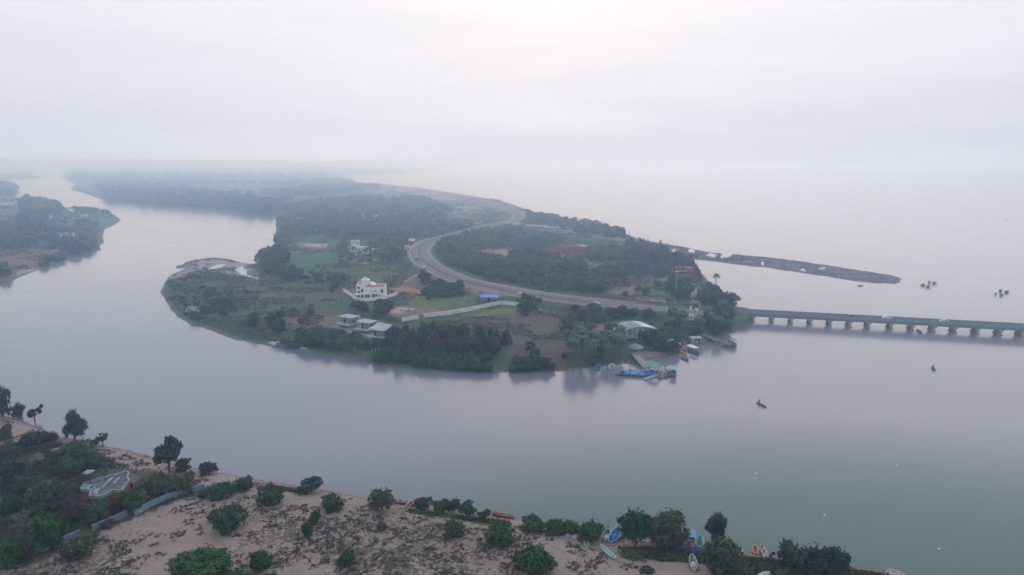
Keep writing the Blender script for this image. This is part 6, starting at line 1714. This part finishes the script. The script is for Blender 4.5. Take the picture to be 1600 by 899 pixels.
MB().box(*(lambda a,b: (a.x-jp.x, b.x-jp.x))(G(975,582,.6), G(1010,582,.6)), G(990,582.5,.6).y-jp.y-.15, G(990,582.5,.6).y-jp.y+.05, .3, 1.1).build('blue_fascia', M('blue_fender', (.04,.16,.44), .6, .2, 1), jet)
# pavilion at the root of the gangway
pp = put(993, 553); pv_ = thing('pavilion', 'small round grey-blue roofed pavilion at the shore end of the jetty', 'pavilion', pp)
V=[(0,0,4.6)]; F=[]; n=16
for i in range(n): a=i*2*math.pi/n; V.append((3.1*math.cos(a),3.1*math.sin(a),3.0))
for i in range(n): a=i*2*math.pi/n; V.append((3.1*math.cos(a),3.1*math.sin(a),2.8))
for i in range(n): F += [(0,1+i,1+(i+1)%n),(1+i,1+n+i,1+n+(i+1)%n,1+(i+1)%n)]
F.append(tuple(1+n+i for i in range(n-1,-1,-1)))
me=bpy.data.meshes.new('roof'); me.from_pydata(V,[],F); me.update(); ob('roof', me, M('pavilion_roof', (.26,.31,.36), .8, .25, 1), pv_)
for i in range(6): a=i*math.pi/3; MB().tube((2.5*math.cos(a),2.5*math.sin(a),-.3),(2.5*math.cos(a),2.5*math.sin(a),2.8),.12,.12,7).build('post', CONC, pv_)
MB().tube((0,0,-.3),(0,0,.15),2.8,2.8,20).build('floor', CONC, pv_)
# green shade roof
gp = G(1021, 572, 0); gr = thing('shade_roof', 'green sheet canopy roof on posts behind the right arm of the jetty', 'canopy', gp)
zt = 4.0
cor = [G(1008.5,568,zt), G(1016,563.5,zt), G(1033,568,zt), G(1024.5,573.5,zt)]
cor = [c-gp for c in cor]; cen = sum(cor, Vector())/4
V = [tuple(c) for c in cor] + [tuple(Vector((cen.x*.5+(cor[0].x+cor[1].x)*.25, cen.y*.5+(cor[0].y+cor[1].y)*.25, zt+.9))), tuple(Vector((cen.x*.5+(cor[2].x+cor[3].x)*.25, cen.y*.5+(cor[2].y+cor[3].y)*.25, zt+.9)))]
me=bpy.data.meshes.new('roof_sheet'); me.from_pydata(V,[],[(0,4,1),(1,4,5,2),(2,5,3),(3,5,4,0),(0,1,2,3)]); me.update(); ob('roof_sheet', me, M('green_sheet', (.10,.34,.24), .6, .15, .8), gr)
for c in cor: MB().tube((c.x*.93+cen.x*.07,c.y*.93+cen.y*.07,-1),(c.x*.93+cen.x*.07,c.y*.93+cen.y*.07,zt),.1,.1,7).build('post', steel, gr)
# dark landing stage on the right
ls = thing('landing_stage', 'dark timber landing stage slanting out from the wooded shore', 'jetty', G(1122, 533, 0))
deckrun(ls, [(1097,524),(1120,533),(1142,540)], 2.6, 1.3, M('tarred_boards', (.09,.09,.10), .9, .3, 1), 'walkway')
for k,(a,b,c_) in enumerate([(1054,545,(.30,.22,.2)),(1088,536,(.35,.36,.38)),(1046,541,(.30,.24,.22))]):
    house(a,b,4.5,3,2.4,.2*k,M('hut_%d'%k,c_,.9,.3,1),SHEET,['low brown shack on the shore left of the houseboat','grey shack on the shore above the houseboat','small brown shack at the wood edge left of the houseboat'][k],name='shack',cat='shack',gable=.6,wins=1)
# bamboo stakes in the shallows
for k,(a,b) in enumerate([(962,574),(968,572),(973,571),(1043,566),(1048,563),(1055,560)]):
    p = G(a,b,0); t = thing('mooring_stake', ['stake standing in the shallows nearest the white boat','stake in the shallows between white boat and jetty','stake in the shallows closest to the left jetty arm','stake in the shallows just behind the right jetty arm','middle stake between right jetty arm and dark boat','stake nearest the dark boat with white bow'][k],'stake',p)
    MB().tube((0,0,-1),(.1,0,1.6),.09,.07,6).build('pole', M('pale_stake',(.5,.46,.42),.9,.2,2), t)
# floating bits
for k,(a,b) in enumerate([(1288.5,805.5),(1181,740),(1179,748),(1401,727),(1467,858)]):
    p = G(a,b,.0); t = heap.__wrapped__ if False else None
    me=bpy.data.meshes.new('float'); bm=bmesh.new(); bmesh.ops.create_icosphere(bm,subdivisions=2,radius=.26)
    for v_ in bm.verts: v_.co.z*=.7
    bm.to_mesh(me); bm.free(); o=ob('fishing_float',me,M('white_float',(.8,.8,.8),.5,.1,1),None,p)
    tag(o,['white float alone on the green water in the lower right','upper of two white floats at the foam line','lower of two white floats at the foam line','white float at the middle of the foam line','white float near the lower right corner'][k],'float')
# foam line where the two waters meet: a thin drift of froth
fl = [(1128,762),(1140,750),(1155,740),(1175,732),(1195,731),(1215,735),(1240,734),(1262,729),(1290,727),(1330,728),(1370,723),(1400,723),(1430,727),(1470,735),(1510,745),(1550,755),(1590,765),(1640,775)]
P = smooth_line([G(a,b,0) for a,b in fl], 1.2)
V=[];F=[]
for i,p in enumerate(P):
    t=(P[min(i+1,len(P)-1)]-P[max(i-1,0)]).normalized(); q=Vector((-t.y,t.x,0)); w_=.12+.75*abs(mnoise.noise(Vector((i*.11,3,0))))*(.35 if i>len(P)*.42 else 1); off=mnoise.noise(Vector((i*.06,9,0)))*1.2
    V += [tuple(p+q*(off-w_)+Vector((0,0,.004))), tuple(p+q*(off+w_)+Vector((0,0,.004)))]
F=[(2*i,2*i+1,2*i+3,2*i+2) for i in range(len(P)-1)]
me=bpy.data.meshes.new('foam_line'); me.from_pydata(V,[],F); me.update()
tag(ob('foam_line',me,M('froth',(.17,.24,.26),.5,.35,.6)),kind='structure')

# ================================================================== people
SKIN = M('skin', (.12,.065,.045), .6, .15, 3)
def person(loc, rz, pose, shirt, lower, label, scale=1.0):
    """one continuous skinned body; clothes and hair are its children"""
    sit = pose == 'sit'
    hipz = .45 if sit else .92
    J = {'pelvis': (0,0,hipz), 'waist': (0.02,0,hipz+.16), 'chest': (.04,0,hipz+.40), 'neck': (.05,0,hipz+.54), 'head0': (.06,0,hipz+.62), 'head1': (.07,0,hipz+.74)}
    E = [('pelvis','waist'),('waist','chest'),('chest','neck'),('neck','head0'),('head0','head1')]
    Rr = {'pelvis': .135, 'waist': .12, 'chest': .145, 'neck': .055, 'head0': .085, 'head1': .085}
    for s, n_ in ((-1,'r'),(1,'l')):
        if sit: leg = [(.05,s*.10,hipz-.02),(.46,s*.12,hipz+.12),(.60,s*.11,.12),(.74,s*.12,.06)]
        else: leg = [(0,s*.10,hipz-.06),(.03,s*.12,.50),(-.01,s*.12,.09),(.14,s*.13,.045)]
        arm = [(.03,s*.20,hipz+.47),(.10 if pose!='stand' else .0,s*.27,hipz+.22),(.34 if pose!='stand' else .06,s*(.10 if pose!='stand' else .29),hipz+(.20 if pose!='stand' else -.02)),(.42 if pose!='stand' else .08,s*(.05 if pose!='stand' else .30),hipz+(.24 if pose!='stand' else -.11))]
        for k_,(p_,r_) in enumerate(zip(leg,(.095,.065,.045,.04))): J['leg%s%d'%(n_,k_)] = p_; Rr['leg%s%d'%(n_,k_)] = r_
        for k_,(p_,r_) in enumerate(zip(arm,(.06,.045,.032,.03))): J['arm%s%d'%(n_,k_)] = p_; Rr['arm%s%d'%(n_,k_)] = r_
        E += [('pelvis','leg%s0'%n_)]+[('leg%s%d'%(n_,k_),'leg%s%d'%(n_,k_+1)) for k_ in range(3)]+[('chest','arm%s0'%n_)]+[('arm%s%d'%(n_,k_),'arm%s%d'%(n_,k_+1)) for k_ in range(3)]
        hx, hy, hz_ = J['arm%s3'%n_]; d_ = (Vector(J['arm%s3'%n_])-Vector(J['arm%s2'%n_])).normalized()
        for f_ in range(5):
            nm = 'f%s%d'%(n_,f_); o_ = (f_-2)*.018; ln = (.045,.075,.082,.076,.058)[f_]
            b1 = Vector((hx,hy,hz_)) + d_*ln*.6 + Vector((0,o_*.6,o_*.8)); b2 = b1 + d_*ln*.4 + Vector((.012,-s*.012,-.008))
            J[nm+'a'] = tuple(b1); J[nm+'b'] = tuple(b2); Rr[nm+'a'] = .009; Rr[nm+'b'] = .008; E += [('arm%s3'%n_,nm+'a'),(nm+'a',nm+'b')]
    names = list(J); bm = bmesh.new(); lay = bm.verts.layers.skin.verify(); vs = {}
    for n_ in names:
        v_ = bm.verts.new(J[n_]); v_[lay].radius = (Rr[n_], Rr[n_]*(.78 if n_ in ('pelvis','waist','chest') else 1)) if n_ != 'chest' else (.15,.11); v_[lay].use_root = (n_ == 'pelvis'); vs[n_] = v_
    for a, b in E: bm.edges.new((vs[a], vs[b]))
    me = bpy.data.meshes.new('person'); bm.to_mesh(me); bm.free()
    o = ob('person', me, SKIN, None, loc); o.rotation_euler = (0,0,rz); o.scale = (scale,)*3
    o.modifiers.new('skin','SKIN'); ss = o.modifiers.new('sub','SUBSURF'); ss.levels = 1; ss.render_levels = 1
    tag(o, label, 'person')
    def blob(name, c, r_, mat, lo=-1):
        m_ = bpy.data.meshes.new(name); b_ = bmesh.new(); bmesh.ops.create_uvsphere(b_, u_segments=14, v_segments=9, radius=1)
        for v_ in b_.verts: v_.co = Vector((c[0]+v_.co.x*r_[0], c[1]+v_.co.y*r_[1], c[2]+max(v_.co.z, lo)*r_[2]))
        b_.to_mesh(m_); b_.free(); m_.materials.append(mat); q_ = ob(name, m_, None, o); return q_
    sm = M('cloth_%.2f_%.2f_%.2f'%shirt, shirt, .9, .2, 6); lm = M('cloth_%.2f_%.2f_%.2f'%lower, lower, .9, .2, 6)
    T = MB()
    prof = [(.175,.135,hipz+.02),(.165,.13,hipz+.16),(.185,.145,hipz+.36),(.15,.12,hipz+.50),(.08,.075,hipz+.55)]
    n=14; V=[];F=[]
    for ry,rx,z in prof:
        for i in range(n): a=i*2*math.pi/n; V.append((.03+rx*math.cos(a), ry*1.08*math.sin(a), z))
    for j in range(4):
        for i in range(n): F.append((j*n+i,j*n+(i+1)%n,(j+1)*n+(i+1)%n,(j+1)*n+i))
    T.add(V,F)
    for s_,n_ in ((-1,'r'),(1,'l')): T.tube(Vector(J['arm%s0'%n_])-Vector((0,s_*.05,0)), Vector(J['arm%s0'%n_]).lerp(Vector(J['arm%s1'%n_]),.75), .085, .07, 9)
    T.build('shirt', sm, o, smooth=True)
    Wp = MB()
    for n_ in ('r','l'):
        Wp.tube(J['leg%s0'%n_], J['leg%s1'%n_], .135, .10, 10)
    Wp.build('wrap', lm, o, smooth=True)
    blob('hair', (.045,0,hipz+.755), (.115,.105,.10), M('black_hair',(.012,.01,.01),.6,.1,4), -.25)
    # face
    f = MB(); hx = .07+.092; hz_ = hipz+.70
    f.tube((hx-.02,0,hz_+.005),(hx+.02,0,hz_-.03),.012,.018,6)
    f.build('nose', SKIN, o)
    for s_ in (-1,1):
        blob('eye', (hx-.004, s_*.032, hz_+.012), (.010,.012,.008), M('eye_white',(.6,.58,.55),.3,.1,4)); blob('ear', (.06, s_*.098, hz_), (.02,.012,.03), SKIN)
    blob('mouth', (hx-.006,0,hz_-.055), (.008,.024,.007), M('lips',(.14,.05,.045),.5,.1,4))
    return o
hd = deg(1183,629.5,1196,636)
cb = wb(1189.5,633.5,(1183,629.5,1196,636),5.2,.85,.42,(.09,.08,.08),'dark rowing canoe with two people on the open river',rim=(.2,.18,.17),inside=(.15,.12,.1),name='canoe',cat='canoe')
cbp = Vector(cb.location); fd = Vector((math.cos(hd), math.sin(hd), 0))
person(cbp-fd*1.2+Vector((0,0,.16)), hd, 'hold', (.10,.12,.16), (.14,.13,.12), 'person in dark shirt standing near the stern of the rowing canoe holding a pole')
person(cbp+fd*.9+Vector((0,0,.02)), hd+math.pi, 'sit', (.40,.38,.36), (.12,.12,.14), 'person in pale shirt sitting in the rowing canoe')
t = thing('punting_pole', 'long thin pole held upright by the person standing in the rowing canoe', 'pole', cbp-fd*.82+Vector((0,0,-.6)))
MB().tube((0,0,0),(.25,.1,3.4),.03,.025,6).build('shaft', BARK, t)
hd2 = deg(1455,572,1461,578)
cb = wb(1458.5,577.5,(1455,573.5,1462,579),4.4,.95,.5,(.06,.10,.12),'small dark teal canoe with one standing person near the bridge',rim=(.12,.2,.22),name='canoe',cat='canoe')
fd = Vector((math.cos(hd2), math.sin(hd2), 0))
person(Vector(cb.location)-fd*.9+Vector((0,0,.15)), hd2, 'hold', (.05,.12,.14), (.10,.10,.12), 'person in dark teal shirt standing in the small canoe near the bridge')
for (a,b,sh,lo,lab,rz) in [(944,835,(.06,.06,.08),(.10,.09,.1),'person in dark clothes standing left of the smaller net boat',1.2),(949.5,833,(.05,.05,.06),(.05,.05,.08),'person in black standing behind the smaller net boat',-.8),(966,833,(.03,.04,.08),(.04,.04,.06),'person in navy standing at the bow of the big blue fishing boat',2.4),
      (1066,856,(.10,.05,.12),(.20,.10,.12),'person in plum shirt standing by the blue tarpaulin under the olive tree',.5),(1075,858,(.35,.12,.1),(.1,.1,.14),'person in red shirt standing between the two blue tarpaulin heaps',-2.0),(625,789,(.08,.10,.25),(.2,.18,.16),'person in blue shirt standing by the pinkish brown canoe',.3),
      (1038,574,(.5,.2,.2),(.1,.1,.1),'person in reddish shirt standing on the right jetty arm',.4)]:
    p = put(a,b) if a != 1038 else G(1038, 575.6, 1.22)
    person(p, rz, 'stand', sh, lo, lab)
